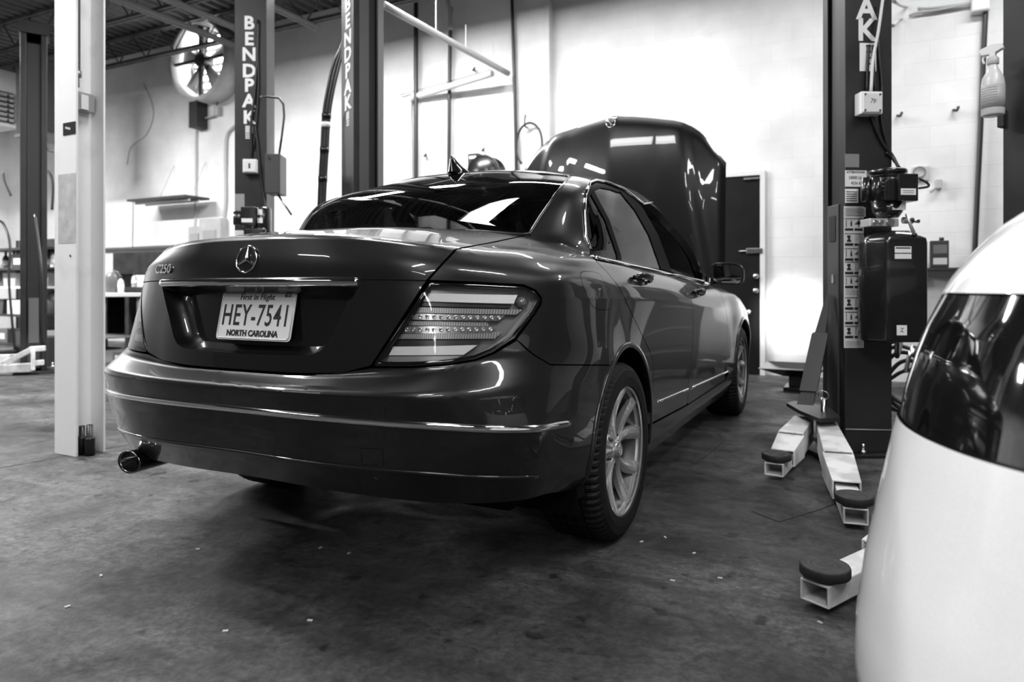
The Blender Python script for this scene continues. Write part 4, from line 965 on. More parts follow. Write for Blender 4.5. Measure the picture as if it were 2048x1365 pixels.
def decal(e, x0, y0, x1, y1, m, name='decal', off=.0012, parent=None):
    a, b = face_at(e, x0, y0), face_at(e, x1, y1); mb = MB(); mb.bx((a.x,-off-.0008,b.z),(b.x,-off+.0004,a.z)); return mb.build(name, m, parent or e)
def dtext(e, s, x, y, size, m=INKB, sx=1.0, off=.0024, name='decal_text', b=0.0, parent=None):
    q = face_at(e, x, y); return text(s, size, m, parent or e, (q.x, -off, q.z), (math.pi/2,0,0), name, .0003, sx=sx, bold=b)
decal(eR, 1690,308,1718,335, mat('plaque_metal', .5, .3, .7), 'maker_plaque')
o = decal(eR, 1690,341,1733,374, WHITE, 'capacity_decal'); dtext(eR, 'ATTENTION!!!', 1711,345, .016, sx=1.0, b=.0006); dtext(eR, '10000 Lbs.', 1712,356, .024, sx=.82, b=.0005); dtext(eR, '4536 Kg', 1713,367, .022, sx=.85, b=.0004)
decal(eR, 1690,378,1716,406, WHITE, 'decal'); 
for k in range(5): decal(eR, 1692,383+k*4.5,1714,385+k*4.5, INKB, 'decal_line', .0022)
# column of pictogram warnings
big = decal(eR, 1687.5,413,1727,696, WHITE, 'warning_decal')
decal(eR, 1689,415,1731,434, WHITE, 'decal')
for k in range(4): decal(eR, 1692,418+k*4,1728,419.2+k*4, mat('ink_grey', .3, .5), 'decal_line', .0024)
rng = random.Random(3)
rows = [437,467,497,524,552,595,624,652]
for r_i, yy in enumerate(rows):
    decal(eR, 1689,yy,1726,yy+1.6, INKB, 'decal_rule', .0022)
    for c_i, xx in enumerate((1689.5, 1708.5)):
        decal(eR, xx,yy+20,xx+16.5,yy+25, INKB, 'caption_bar', .0022)
        if (r_i, c_i) == (1, 1): 
            for q in range(4): decal(eR, xx+1,yy+3+q*4,xx+15,yy+4.2+q*4, mat('ink_grey', .3, .5), 'decal_line', .0022)
            continue
        # pictogram: a car outline, posts and a figure
        cx_ = xx+8; cy_ = yy+10
        kind = (r_i*2+c_i) % 4
        if kind in (0, 3):
            decal(eR, cx_-6,cy_-7,cx_-4.8,cy_+8, INKB, 'pictogram', .0022); decal(eR, cx_+3,cy_-3,cx_+6,cy_+6, INKB, 'pictogram', .0022); decal(eR, cx_+3.6,cy_-6,cx_+5.4,cy_-3.8, INKB, 'pictogram', .0022)
        elif kind == 1:
            decal(eR, cx_-7,cy_,cx_+7,cy_+2.6, INKB, 'pictogram', .0022); decal(eR, cx_-3.5,cy_-3.5,cx_+3.5,cy_, INKB, 'pictogram', .0022); decal(eR, cx_-.8,cy_-7,cx_+.8,cy_+7, INKB, 'pictogram', .0022)
        else:
            decal(eR, cx_-3.5,cy_-6,cx_+3,cy_-1, INKB, 'pictogram', .0022); decal(eR, cx_-2,cy_-1,cx_+2,cy_+3, INKB, 'pictogram', .0022); decal(eR, cx_-4,cy_+3,cx_+4,cy_+7, INKB, 'pictogram', .0022)
for q in range(4): decal(eR, 1690,580+q*3,1725,581+q*3, mat('ink_grey', .3, .5), 'decal_line', .0022)
for q in range(4): decal(eR, 1690,683+q*3,1725,684+q*3, mat('ink_grey', .3, .5), 'decal_line', .0022)
# weld seam near the foot
a = face_at(eR, 1690, 859); b = face_at(eR, 1783, 861); mb = MB(); mb.cyl((0,-.002,a.z),(.26,-.002,b.z), .004, 8); mb.build('weld_seam', mat('seam_grey', .25, .4), eR)
# sliding carriage inside the open side
mb = MB(); mb.bx((-.006,.062,.10),(.05,.178,1.36)); mb.build('carriage', mat('carriage_grey', .05, .5), eR, bevel=.004)
mb = MB(); mb.bx((-.010,.085,1.16),(-.004,.150,1.30)); mb.build('carriage_window', POSTD, eR)
mb = MB(); mb.bx((-.012,.100,.93),(-.004,.120,.98)); mb.build('carriage_pin', ZINC, eR)
# gusset and arm bracket
def bracket():
    p0 = Vector(dep_w(1657,588,3.86)); p1 = Vector(dep_w(1612,806,3.72)); ax = (p1-p0).normalized()
    mb = MB(); secs = []
    for t, w1, w2 in ((0,.010,.02),(.36,.026,.05),(.37,.040,.06),(.88,.042,.07),(.89,.034,.06),(1.0,.040,.08)):
        c_ = p0.lerp(p1, t); secs.append([c_+Vector((a*w1, b*w2, 0)) for a, b in ((-1,-1),(1,-1),(1,1),(-1,1))])
    mb.grid(np.array([[list(v) for v in s_] for s_ in secs]).transpose(1,0,2), False, closed_u=True); mb.add(secs[0], [(0,1,2,3)]); mb.add(secs[-1], [(0,1,2,3)])
    return mb
def dep_w(x, y, d): return tuple(CAM+ray(x, y)*d)
def reparent(o, e): o.parent = e; o.matrix_parent_inverse = (Matrix.Translation(e.location) @ Matrix.Rotation(e.rotation_euler.z, 4, 'Z')).inverted(); return o
reparent(bracket().build('arm_gusset', mat('gusset_dark', .02, .4)), eR)
# dark pivot plate: from measured floor-parallel corners at z = .215
zp_ = .235; pp = [at(*p, 'Z', zp_) for p in [(1573,806),(1590,802),(1660,814),(1681,836),(1640,838),(1600,822)]]
mb = MB(); mb.prism([(p[0],p[1]) for p in pp], zp_-.02, zp_, 'XY'); mb.prism([(p[0],p[1]) for p in pp], zp_-.13, zp_-.11, 'XY'); reparent(mb.build('pivot_plate', mat('gusset_dark', .02, .4)), eR)
pv = Vector(at(1647,824,'Z',zp_)); mb = MB(); mb.cyl(pv-Vector((0,0,.12)), pv+Vector((0,0,.075)), .014, 14); 
mb.tube([pv+Vector((.024*math.cos(a), .0, .088+.024*math.sin(a))) for a in np.linspace(0,2*math.pi,25)[:-1]], .003, 6, closed=True); reparent(mb.build('lock_pin', ZINC), eR)
def arm(post_e, p_piv, p_pad, zr=.165, zpad=.118, secw=.085, padr=.068, name='lift_arm', brk=(.52,.50,.80,.70)):
    """telescopic arm lying above the floor, square-tube end and a round rubber pad"""
    a = Vector((p_piv[0], p_piv[1], 0)); b = Vector((p_pad[0], p_pad[1], 0)); L = (b-a).length; an = math.atan2(b.y-a.y, b.x-a.x)
    e = None; MW = Matrix.Translation((a.x, a.y, 0)) @ Matrix.Rotation(an, 4, 'Z')
    def tubebox(x0, x1, z0a, z1a, z0b, z1b, w0, w1, nm, hollow=True):
        mb = MB(); t = .007
        def ring(x, z0, z1, w_): return [(x,-w_/2,z0),(x,w_/2,z0),(x,w_/2,z1),(x,-w_/2,z1)]
        A, B = ring(x0,z0a,z1a,w0), ring(x1,z0b,z1b,w1); A2, B2 = ring(x0,z0a+t,z1a-t,w0-2*t), ring(x1,z0b+t,z1b-t,w1-2*t); Bi = ring(x1-.12,z0b+t,z1b-t,w1-2*t)
        V = A+B+B2+Bi; f = [(i, (i+1) % 4, 4+(i+1) % 4, 4+i) for i in range(4)]+[(4+i, 4+(i+1) % 4, 8+(i+1) % 4, 8+i) for i in range(4)]+[(8+i, 8+(i+1) % 4, 12+(i+1) % 4, 12+i) for i in range(4)]+[(0,1,2,3),(12,13,14,15)]
        mb.add(V, f); return mb.build(nm, ARMW, e, bevel=.003)
    e = tubebox(0, L*brk[0], zr-.10, zr+.03, .045, .165, .10, secw*1.45, 'lift_arm'); e.parent = post_e; e.matrix_parent_inverse = (Matrix.Translation(post_e.location) @ Matrix.Rotation(post_e.rotation_euler.z, 4, 'Z')).inverted(); e.location = (a.x, a.y, 0); e.rotation_euler = (0, 0, an)
    tubebox(L*brk[1], L*brk[2], .040, .155, .030, .110, secw*1.55, secw*1.30, 'collar')
    tubebox(L*brk[3], L+.055, .026, .088, .018, .080, secw*1.02, secw*1.02, 'inner_tube')
    mb = MB(); mb.lathe([(.0,.080),(padr*.5,.080),(padr*.5,.090)], (L,0,0), 'Z', 24); mb.build('pad_screw', ZINC, e)
    mb = MB(); mb.lathe([(.0,.088),(padr*.96,.088),(padr,.092),(padr,.112),(padr*.96,.118),(padr*.80,.118),(padr*.78,.1165),(padr*.55,.1165),(padr*.53,.1185),(padr*.30,.1185),(padr*.28,.1165),(0,.1165)], (L,0,0), 'Z', 40); mb.build('arm_pad', PADM, e)
    return e
arm(eR, dep_w(1608,826,3.86)[:2], dep_w(1553,924,3.33)[:2])
arm(eR, dep_w(1652,842,3.72)[:2], dep_w(1708,1014,2.66)[:2])
# junction box with cables, pump unit
def fbox(e, x0, y0, x1, y1, dep_, m, name, proud=.0, bev=.004, parent=None):
    a, b = face_at(e, x0, y0, proud+dep_), face_at(e, x1, y1, proud+dep_); mb = MB(); mb.bx((a.x,-proud-dep_,b.z),(b.x,-proud,a.z), bev); return mb.build(name, m, parent or e)
jb = fbox(eR, 1723,182,1766,228, .07, mat('box_cream', .72, .45), 'junction_box', bev=.006)
a, b = face_at(eR, 1726,185,.074), face_at(eR, 1763,225,.074)
mb = MB(); mb.bx((a.x,-.078,b.z),(b.x,-.068,a.z), .004); lid = mb.build('box_lid', mat('box_cream', .72, .45), jb)
for xx in (a.x+.010, b.x-.010):
    for zz in (a.z-.010, b.z+.010):
        mb = MB(); mb.cyl((xx,-.081,zz),(xx,-.077,zz), .006, 10); mb.build('box_screw', ZINC, jb)
text('7F', .035, INKB, jb, ((a.x+b.x)/2+.004,-.0785,(a.z+b.z)/2+.005), (math.pi/2,.2,0), 'pen_mark', .0003)
def fcable(e, pts, r, m=CABLE, name='cable', off=.012):
    P = [tuple(face_at(e, x, y, off if len(p_) < 3 else p_[2])) for p_ in pts for x, y in [p_[:2]]]
    mb = MB(); mb.tube(smooth_pts(P, 6), r, 8); return mb.build(name, m, e)
fcable(eR, [(1738,90),(1735,140),(1734,182)], .008); fcable(eR, [(1747,90),(1748,140),(1752,182)], .007)
fcable(eR, [(1757,60),(1759,110),(1764,170),(1763,240),(1778,300),(1790,325)], .008)
fcable(eR, [(1741,228),(1752,258),(1768,290),(1785,312),(1797,335,.06)], .009); fcable(eR, [(1772,305),(1786,318),(1800,337,.06)], .007)
fcable(eR, [(1766,-5),(1757,60),(1746,120),(1742,182,.05)], .008, mat('cable_white', .7, .5), 'white_cable', .05)
# hydraulic power unit hanging off the lettered face
UNIT = mat('unit_black', .012, .22, 0, .6)
pu = empty('power_unit', 'black hydraulic pump unit with square tank and valve block, on the right lift post', 'pump unit', (eR.location.x, eR.location.y, 0), TH)
def U(x, y, off): return face_at(eR, x, y, off)
t0, t1 = U(1750,462,.14), U(1838,682,.24)
def tank():
    mb = MB(); xa, xb = U(1733,500,.16).x, U(1840,500,.16).x; zt_, zb = U(1780,470,.16).z, U(1780,682,.16).z
    sec = [(xa,-.07),(xa,-.15),(xa+.07,-.23),(xb-.01,-.23),(xb,-.22),(xb,-.06),(xa+.04,-.06)]
    pr = [(0.90, zb-.004),(1.0, zb+.01),(1.0, zt_-.045),(.97, zt_-.02),(.72, zt_),(.5,zt_+.02)]
    cx_ = sum(p[0] for p in sec)/len(sec); cy_ = sum(p[1] for p in sec)/len(sec); G = []
    sec = [tuple(p) for p in round_poly(sec, .018, 3)]
    for k_, z in pr: G.append([(cx_+(p[0]-cx_)*k_, cy_+(p[1]-cy_)*k_, z) for p in sec])
    mb.grid(np.array(G).transpose(1,0,2), True, closed_u=True); mb.add(G[0], [tuple(range(len(sec)))]); mb.add(G[-1], [tuple(range(len(sec)))])
    return mb.build('oil_tank', UNIT, pu)
tk = tank()
def ubox(x0, y0, x1, y1, o0, o1, m, nm, bev=.003, parent=None):
    a, b = U(x0, y0, o1), U(x1, y1, o1); mb = MB(); mb.bx((a.x,-o1,b.z),(b.x,-o0,a.z), bev); return mb.build(nm, m, parent or pu)
ubox(1790,493,1823,506, .2295,.2325, WHITE, 'tank_label', 0, tk); ubox(1790,508,1823,518, .2295,.2325, WHITE, 'tank_label', 0, tk); ubox(1792,495,1821,497.5, .2315,.2335, INKB, 'label_header', 0, tk)
ubox(1794,651,1814,671, .2295,.2325, WHITE, 'tank_label', 0, tk); q = U(1804,661,.2335); text('Z', .03, INKB, tk, (q.x,q.y,q.z), (math.pi/2,0,0), 'label_mark', .0003)
ubox(1740,437,1798,453, .10,.19, mat('valve_alloy', .62, .3, .6), 'valve_block')
for xx in (1749, 1761, 1779):
    q = U(xx, 445, .19); mb = MB(); mb.cyl((q.x,-.19,q.z),(q.x,-.205,q.z), .012 if xx < 1770 else .020, 12); mb.build('valve_port', ZINC, pu)
q = U(1806,441,.2); mb = MB(); mb.cyl((q.x,-.20,q.z),(q.x+.05,-.20,q.z), .017, 12); mb.cyl((q.x+.05,-.20,q.z),(q.x+.085,-.20,q.z-.004), .010, 8); mb.build('hose_fitting', ZINC, pu)
a_, b_ = U(1812,428,.22), U(1829,470,.22); mb = MB(); mb.tube([tuple(a_), tuple(b_)], .007, 8, radii=[.006,.010]); mb.build('release_lever', mat('valve_alloy', .62, .3, .6), pu)
mb = MB(); mb.sphere(tuple(b_), .013, 12, 8); mb.build('lever_knob', UNIT, pu)
# motor: vertical ribbed cylinder, capacitors and switch box
q0 = U(1775,345,.15); q1 = U(1775,425,.15); mb = MB(); zt_, zb = q0.z, q1.z
prof = [(.0,zt_+.012),(.085,zt_+.012),(.092,zt_+.006),(.092,zt_-.01),(.080,zt_-.014)]
k_ = 0
z = zt_-.02
while z > zb+.06: prof += [(.080,z),(.080,z-.010),(.076,z-.012),(.076,z-.018)]; z -= .02
prof += [(.080,zb+.05),(.070,zb),(.05,zb-.03),(.0,zb-.03)]
mb.lathe(prof, (q0.x,-.15,0), 'Z', 32); mb.build('motor', UNIT, pu)
for xx, oo in ((1733,.20),(1753,.235)):
    c0, c1 = U(xx,356,oo), U(xx,403,oo); mb = MB(); mb.cyl(tuple(c0), tuple(c1), .026, 20); mb.build('capacitor', UNIT, pu)
sw = ubox(1797,347,1837,402, .17,.26, UNIT, 'switch_box', .004); ubox(1802,377,1832,390, .2597,.2620, WHITE, 'switch_label', 0, sw); ubox(1806,381,1828,382.4, .2612,.2625, INKB, 'label_header', 0, sw); ubox(1806,385,1828,386.2, .2612,.2625, INKB, 'label_header', 0, sw)
ubox(1785,404,1812,420, .215,.222, WHITE, 'motor_label', 0); ubox(1776,360,1798,400, .12,.24, UNIT, 'switch_bracket')
q = U(1838,365,.2); mb = MB(); mb.tube(smooth_pts([(q.x,-.2,q.z+.02),(q.x+.04,-.2,q.z+.0),(q.x+.05,-.2,q.z-.02),(q.x,-.2,q.z-.03)], 6), .006, 8); mb.build('motor_cord', CABLE, pu)
# hoses from the unit down to the floor behind
def wcable(pts, r, m, name, label, cat, group=None, parent=None):
    mb = MB(); mb.tube(smooth_pts(pts, 8), r, 8); o = mb.build(name, m)
    return tag(o, label, cat, group) if label else o
c0 = Vector(dep_w(1808,745,4.0)); top_ = Vector(dep_w(1794,684,3.78)); pts = [tuple(top_), tuple(top_-Vector((0,0,.08)))]
for i_, a in enumerate(np.linspace(1.7, 1.7+9.2*math.pi, 70)):
    rr = .15-.0008*i_+.02*math.sin(i_*.9); pts.append((c0.x+.004*math.sin(i_)+rr*math.cos(a), c0.y+.0022*i_, max(.03, c0.z-.002*i_+rr*1.15*math.sin(a))))
wcable(pts, .012, CABLE, 'hydraulic_hose', 'black hose in a messy coil below the pump tank', 'hose')
# left post of the sedan's bay
k2 = at(707,400,'Y',2.75); eL, sL = post(k2[0], 2.75, False, 'dark grey lift post with white vertical lettering, directly behind the sedan roof')
zs = [face_at(eL, 695, y)[2] for y in (10,44,78,110,143,175,207)]
post_letters(eL, -1, zs, size=.150, x0=.12, sx=1.35)
mb = MB(); mb.bx((.004,.045,1.0),(-.05,.120,3.6)); mb.build('inner_rail', mat('rail_grey', .10, .35, .3), eL)
mb = MB(); mb.bx((.002,.195,.05),(-.01,.24,3.7)); mb.build('edge_strip', mat('edge_bright', .30, .3, .5), eL)
# right post of the next bay to the left, seen lettered side on
k1 = at(469,400,'Y',2.75); eM, sM = post(k1[0], 2.75, True, 'dark grey lift post with white lettering and junction box, above the left of the boot')
zs = [face_at(eM, 502, y)[2] for y in (47,79,110,143,172,203,236)]
post_letters(eM, 1, zs, 'BENDPAK', size=.150, x0=.118, sx=1.0)
fcable(eM, [(516,40),(514,120),(508,200),(502,250),(503,316)], .010); fcable(eM, [(510,250),(516,300),(520,350),(528,400),(534,430,.05)], .010); fcable(eM, [(513,60),(517,150),(514,230),(507,300)], .006)
jb2 = fbox(eM, 485,318,513,346, .06, mat('box_cream', .72, .45), 'junction_box', bev=.006)
a, b = face_at(eM, 487,320,.064), face_at(eM, 511,344,.064); mb = MB(); mb.bx((a.x,-.068,b.z),(b.x,-.058,a.z), .003); ld2 = mb.build('box_lid', mat('box_cream', .72, .45), jb2)
mb = MB(); mb.box(((a.x+b.x)/2,-.070,(a.z+b.z)/2),(.012,.006,.04)); mb.build('box_switch', INKB, jb2)
decal(eM, 470,388,489,422, mat('plaque_metal', .5, .3, .7), 'maker_plaque'); decal(eM, 470,461,488,476, WHITE, 'decal')
pm = empty('power_unit', 'small black pump motor with white labels, seen just over the boot lid', 'pump unit', (eM.location.x, eM.location.y, 0), TH)
def mbox(x0, y0, x1, y1, o0, o1, m, nm, bev=.003, parent=None):
    a, b = face_at(eM, x0, y0, o1), face_at(eM, x1, y1, o1); mb = MB(); mb.bx((a.x,-o1,b.z),(b.x,-o0,a.z), bev); return mb.build(nm, m, parent or pm)
sb = mbox(481,413,510,452, .16,.24, UNIT, 'switch_box', .006); mbox(483,437,505,445, .239,.242, WHITE, 'switch_label', 0, sb)
q = face_at(eM, 521, 445, .15); z0 = face_at(eM, 521,415,.15).z; z1 = face_at(eM, 521,480,.15).z
mb = MB(); mb.lathe([(.0,z0),(.07,z0),(.076,z0-.01),(.076,z1+.05),(.06,z1),(.0,z1)], (q.x,-.12,0), 'Z', 28); mb.build('motor', UNIT, pm)
for xx in (472, 479):
    c0, c1 = face_at(eM, xx, 424, .18), face_at(eM, xx, 450, .18); mb = MB(); mb.cyl(tuple(c0), tuple(c1), .022, 14); mb.build('capacitor', UNIT, pm)
mbox(515,419,525,430, .20,.205, WHITE, 'motor_label', 0); mbox(515,436,525,446, .20,.205, WHITE, 'motor_label', 0); mbox(490,462,510,466, .20,.205, WHITE, 'motor_label', 0)
t_ = mbox(486,455,530,560, .08,.22, UNIT, 'oil_tank', .015)
# grey control box on the outer side of that post, with its cord
cb0 = dep_w(545,390,5.55); ctl = empty('control_box', 'dark grey control box with a cord, on the right side of the lettered post', 'control box', (cb0[0], cb0[1], cb0[2]), TH)
mb = MB(); mb.bx((-.03,-.10,0),(.085,.10,.31), .006); mb.build('box_body', BOXG, ctl)
mb = MB(); mb.cyl((-.0,-.105,.275),(-.0,-.09,.275), .014, 12); mb.build('box_knob', INKB, ctl)
mb = MB(); mb.tube([(.05,0,.31),(.07,0,.45),(.09,0,.62),(.085,0,.72),(.05,.0,.77),(-.06,.0,.78),(-.10,.02,.78)], .009, 8); mb.build('box_cord', CABLE, ctl)
mb = MB(); mb.cyl((.03,0,.02),(.15,0,-.16), .009, 8); mb.build('pull_handle', ZINC, ctl)
# far left post of that bay
k0 = at(40,400,'Y',2.9); eF, sF = post(k0[0], 2.9, False, 'dark lift post at the far left with an open dark channel', h=3.62)
mb = MB(); mb.bx((-.02,.06,.05),(-.05,.18,.95)); mb.build('carriage', mat('carriage_grey', .05, .5), eF)
mb = MB(); mb.bx((.004,.075,.32),(-.01,.165,.80)); mb.build('carriage_cover', mat('cover_grey', .10, .45), eF)
# white arms at its foot
b0 = Vector(at(92,742,'Z',0.0)); b1 = Vector(at(-30,745,'Z',0.0))
la = None
def rel(p): return tuple(Vector(p)-Vector((b0.x,b0.y,0)))
def bar(mb, a, b_, w_, h_): 
    a, b_ = Vector(a), Vector(b_); d_ = b_-a; R_ = d_.to_track_quat('X','Z').to_matrix(); mb.box((a+b_)/2, (d_.length, w_, h_), R_, .004)
mb = MB(); bar(mb, rel(dep_w(-40,740,7.2)), rel(dep_w(64,735,7.3)), .10, .085); la = mb.build('lift_arm', ARMW); la.parent = eF; la.matrix_parent_inverse = (Matrix.Translation(eF.location) @ Matrix.Rotation(eF.rotation_euler.z, 4, 'Z')).inverted(); la.location = (b0.x, b0.y, 0)
mb = MB(); bar(mb, rel(dep_w(-20,742,7.2)), rel(dep_w(62,700,7.3)), .06, .05); mb.build('brace', ARMW, la)
mb = MB(); bar(mb, rel(dep_w(60,699,7.3)), rel(dep_w(90,697,7.35)), .08, .05); bar(mb, rel(dep_w(65,727,7.3)), rel(dep_w(88,725,7.35)), .08, .05); bar(mb, rel(dep_w(66,700,7.25)), rel(dep_w(66,741,7.25)), .03, .03); mb.build('end_frame', ARMW, la)
arm(eF, dep_w(30,720,7.5)[:2], dep_w(-70,700,7.9)[:2])
# near left post of the bay to the right
eN, sN = post(2.497, 2.72, False, 'dark lift post at the right edge of the frame')
mb = MB(); mb.box((-.262,.0,1.755),(.03,.05,.09), None, .004); mb.build('latch_block', POSTD, eN)
arm(eN, dep_w(1900,1010,2.45)[:2], dep_w(1650,1140,1.985)[:2], brk=(.30,.28,.62,.5))
# ------------------------------------------------------------------ white steel column
COLW = noisy('column_paint', .84, .70, 3.5, .45, lo=.55, hi=.72, bump=.15)
cw = empty('steel_column', 'white painted H-section steel column with switch box, left of the sedan', 'column', (-2.21, .90, 0))
mb = MB()
fl = [(-.095,0),(.095,0),(.095,.012),(.006,.012),(.006,.138),(.115,.138),(.115,.150),(-.095,.150),(-.095,.138),(-.006,.138),(-.006,.012),(-.095,.012)]
mb.prism(fl, 0, CEIL_Z-.5, 'XY'); mb.build('column_shaft', COLW, cw, bevel=.002)
def cf(x, y, off=0.0, Y_=.90): p = at(x, y, 'Y', Y_-off); return (p[0]+2.21, p[1]-.90, p[2])
a, b = cf(117,350), cf(150,486); mb = MB(); mb.bx((a[0],-.0015,b[2]),(.094,-.0003,a[2])); mb.build('grey_patch', noisy('patch_grey', .42, .58, 14, .6), cw)  # mottled grey patch on the front flange
a, b = cf(127,247), cf(148.5,268); mb = MB(); mb.bx((a[0],-.003,b[2]),(.094,-.0003,a[2])); lb_ = mb.build('dark_label', INKB, cw)
q = cf(137,257); mb = MB(); mb.box((q[0],-.004,q[2]),(.045,.001,.012), Matrix.Rotation(.25,3,'Y')); mb.build('label_mark', mat('sticker_grey', .55, .5), lb_)
q = cf(141,512); mb = MB(); mb.cyl((q[0],-.003,q[2]),(q[0],.001,q[2]), .006, 10); mb.build('bolt_hole', INKB, cw)
# electrical box and conduit sitting in the web pocket
zq = at(172,208,'Y',1.0)[2]; z1 = at(172,190,'Y',1.0)[2]; z0 = at(172,226,'Y',1.0)[2]
mb = MB(); mb.bx((.008,.02,z0),(.060,.125,z1), .002); bx_ = mb.build('switch_box', mat('box_steel', .30, .4), cw)
mb = MB(); mb.bx((.060,.045,zq-.045),(.071,.085,zq+.035), .002); mb.build('switch_plate', mat('box_cream', .72, .45), bx_)
mb = MB(); mb.cyl((.025,.055,z1+.10),(.025,.055,CEIL_Z-.6), .011, 12); mb.cyl((.025,.055,z1+.03),(.025,.055,z1+.11), .007, 8); mb.cyl((.025,.055,z1+.085),(.025,.055,z1+.12), .017, 12); mb.build('conduit', mat('conduit_steel', .32, .35, .6), cw)
# two sockets standing at its foot
for k, (x, y, h, r) in enumerate(((.030,.045,.155,.024),(.082,.045,.165,.026))):
    mb = MB(); mb.lathe([(.0,0),(r,0),(r,.09),(r*.95,.095),(r*.62,.10),(r*.62,h),(r*.5,h),(r*.5,h-.03),(0,h-.03)], seg=24)
    o = mb.build('impact_socket', mat('socket_steel', .05, .3, .9)); q_ = at((156.5, 172)[k], (911, 913)[k], 'Z', 0.0); o.location = (q_[0], q_[1]+.02, 0)
    tag(o, ['black steel socket standing at the foot of the white column, the left one','black steel socket standing at the foot of the white column, the right one'][k], 'socket', 'sockets at the column')
# ------------------------------------------------------------------ wall fan
fc = Vector(wp(437, 133, .0)); fan = empty('wall_fan', 'large round exhaust fan with bright shutter on the back wall', 'fan', tuple(fc))
R_f = .56
SHUT = mat('daylight_shutter', .8, .5, emit=7); FANG = mat('fan_steel', .45, .4, .5); FANW = noisy('fan_drum', .5, .62, 6, .5)  # slats emit light themselves, standing in for daylight behind the fan
mb = MB(); mb.lathe([(R_f+.03,-.42),(R_f,-.40),(R_f-.01,-.2),(R_f,-.01),(R_f+.02,-.01),(R_f+.02,-.2),(R_f+.03,-.42)], axis='Y', seg=48); mb.build('drum', FANW, fan)
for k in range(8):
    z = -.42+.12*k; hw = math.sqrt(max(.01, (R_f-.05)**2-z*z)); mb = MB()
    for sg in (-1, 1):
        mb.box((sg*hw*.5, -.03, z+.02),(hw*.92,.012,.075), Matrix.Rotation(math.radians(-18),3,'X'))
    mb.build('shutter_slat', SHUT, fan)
mb = MB(); mb.lathe([(0,-.015),(R_f,-.015)], axis='Y', seg=40); mb.build('backing', mat('fan_back', .12, .6), fan)
mb = MB(); mb.bx((-.03,-.34,-R_f),(.03,-.30,R_f)); mb.bx((-R_f,-.35,-.02),(R_f,-.32,.02)); mb.build('motor_strut', INKB, fan)
mb = MB(); mb.lathe([(0,-.36),(.10,-.36),(.11,-.34),(.11,-.18),(0,-.18)], axis='Y', seg=24); mb.build('fan_motor', INKB, fan)
for k in range(5):
    a = 2*math.pi*k/5+.3; G = []
    for t in np.linspace(0, 1, 6):
        r = .10+.40*t; w_ = .05+.08*t; tw = .6-.35*t
        G.append([(r*math.cos(a)-q*w_*math.sin(a), -.25+q*w_*math.tan(tw)*.5, r*math.sin(a)+q*w_*math.cos(a)) for q in (-1,-.3,.3,1)])
    mb = MB(); mb.grid(G); o = mb.build('blade', FANG, fan); sd_ = o.modifiers.new('solid','SOLIDIFY'); sd_.thickness = .004
mb = MB(); mb.bx((-.42,-.20,-.95),(-.24,-.001,-.55)); mb.build('fan_bracket', INKB, fan)
p = Vector(wp(434,222,.06)); mb = MB(); mb.box(p, (.09,.07,.14), None, .01); sbx = tag(mb.build('switch_box', mat('box_grey', .42, .4)), 'small grey switch box hanging below the round wall fan', 'switch')
wcable([wp(434,215,.06), wp(436,190,.10), wp(436,170,.30)], .008, CABLE, 'fan_cord', 'dark cord from the wall fan down to its switch box', 'cord')
PIPEG = mat('pipe_grey', .42, .45); PIPED = mat('pipe_dark', .02, .4); PIPEW = mat('pipe_white', .74, .45)
wcable([wp(428,232,.05), wp(405,240,.04), wp(393,262,.03), wp(392,330,.03), wp(391,400,.03), wp(389,458,.03)], .014, PIPEG, 'wall_conduit', 'thin grey conduit curving from the fan switch down the wall', 'conduit')
wcable([wp(381,118,.03), wp(388,150,.03), wp(392,200,.03), wp(393,255,.03)], .012, PIPEG, 'wall_conduit', 'thin grey conduit left of the round wall fan', 'conduit')
wcable([wp(486,243,.04), wp(466,255,.04), wp(453,275,.03), wp(451,330,.03), wp(451,400,.03), wp(447,445,.03)], .022, PIPEG, 'wall_conduit', 'thicker grey conduit bending down beside the lettered post', 'conduit')
wcable([wp(287,167,.01), wp(303,205,.012), wp(306,235,.012), wp(292,270,.01), wp(262,295,.01), wp(254,330,.01)], .005, mat('wire_grey', .35, .5), 'loose_wire', 'thin loose wire hanging in a curve on the left wall', 'wire')
# breaker boxes
for (x0,y0,x1,y1,dpt,lb) in ((387,455,414,490,.10,'small grey breaker box on the wall above the boot'),(413,440,456,500,.14,'larger grey breaker box with hinged cover on the wall above the boot')):
    a, b = wp(x0,y0), wp(x1,y1); e = empty('breaker_box', lb, 'breaker box', ((a[0]+b[0])/2, WALL_Y, b[2]))
    w_, h_ = (b[0]-a[0]), a[2]-b[2]; mb = MB(); mb.bx((-w_/2,-dpt,0),(w_/2,0,h_), .004); mb.build('box_body', noisy('box_enamel', .34, .42, 5, .45), e)
    mb = MB(); mb.bx((-w_*.3,-dpt-.012,.02),(w_*.3,-dpt,h_*.62), .003); mb.build('box_cover', mat('cover_enamel', .28, .4), e)
# wall-mounted bench light on wires
ws_ = [wp(265,405,.45), wp(381,414,.45)]; e = empty('bench_light', 'dark thin fluorescent bench light held off the left wall', 'light fixture', (ws_[0][0], WALL_Y-.45, ws_[0][2]))
L_ = ws_[1][0]-ws_[0][0]; mb = MB(); mb.bx((0,-.10,0),(L_,.35,.035), .004); mb.build('housing', mat('fixture_dark', .03, .4), e)
for yy in (.02, .2):
    mb = MB(); mb.cyl((.05,yy,-.025),(L_-.05,yy,-.025), .018, 10); mb.build('lamp_tube', mat('tube_off', .75, .3), e)
mb = MB(); mb.cyl((.02,.0,0),(.0,.0,-.72), .006, 6); mb.build('power_lead', CABLE, e)
for xx in (.35, L_-.25):
    mb = MB(); mb.cyl((xx,.2,.03),(xx+.05,.44,.62), .004, 6); mb.build('hanger_wire', mat('wire_grey', .35, .5), e)
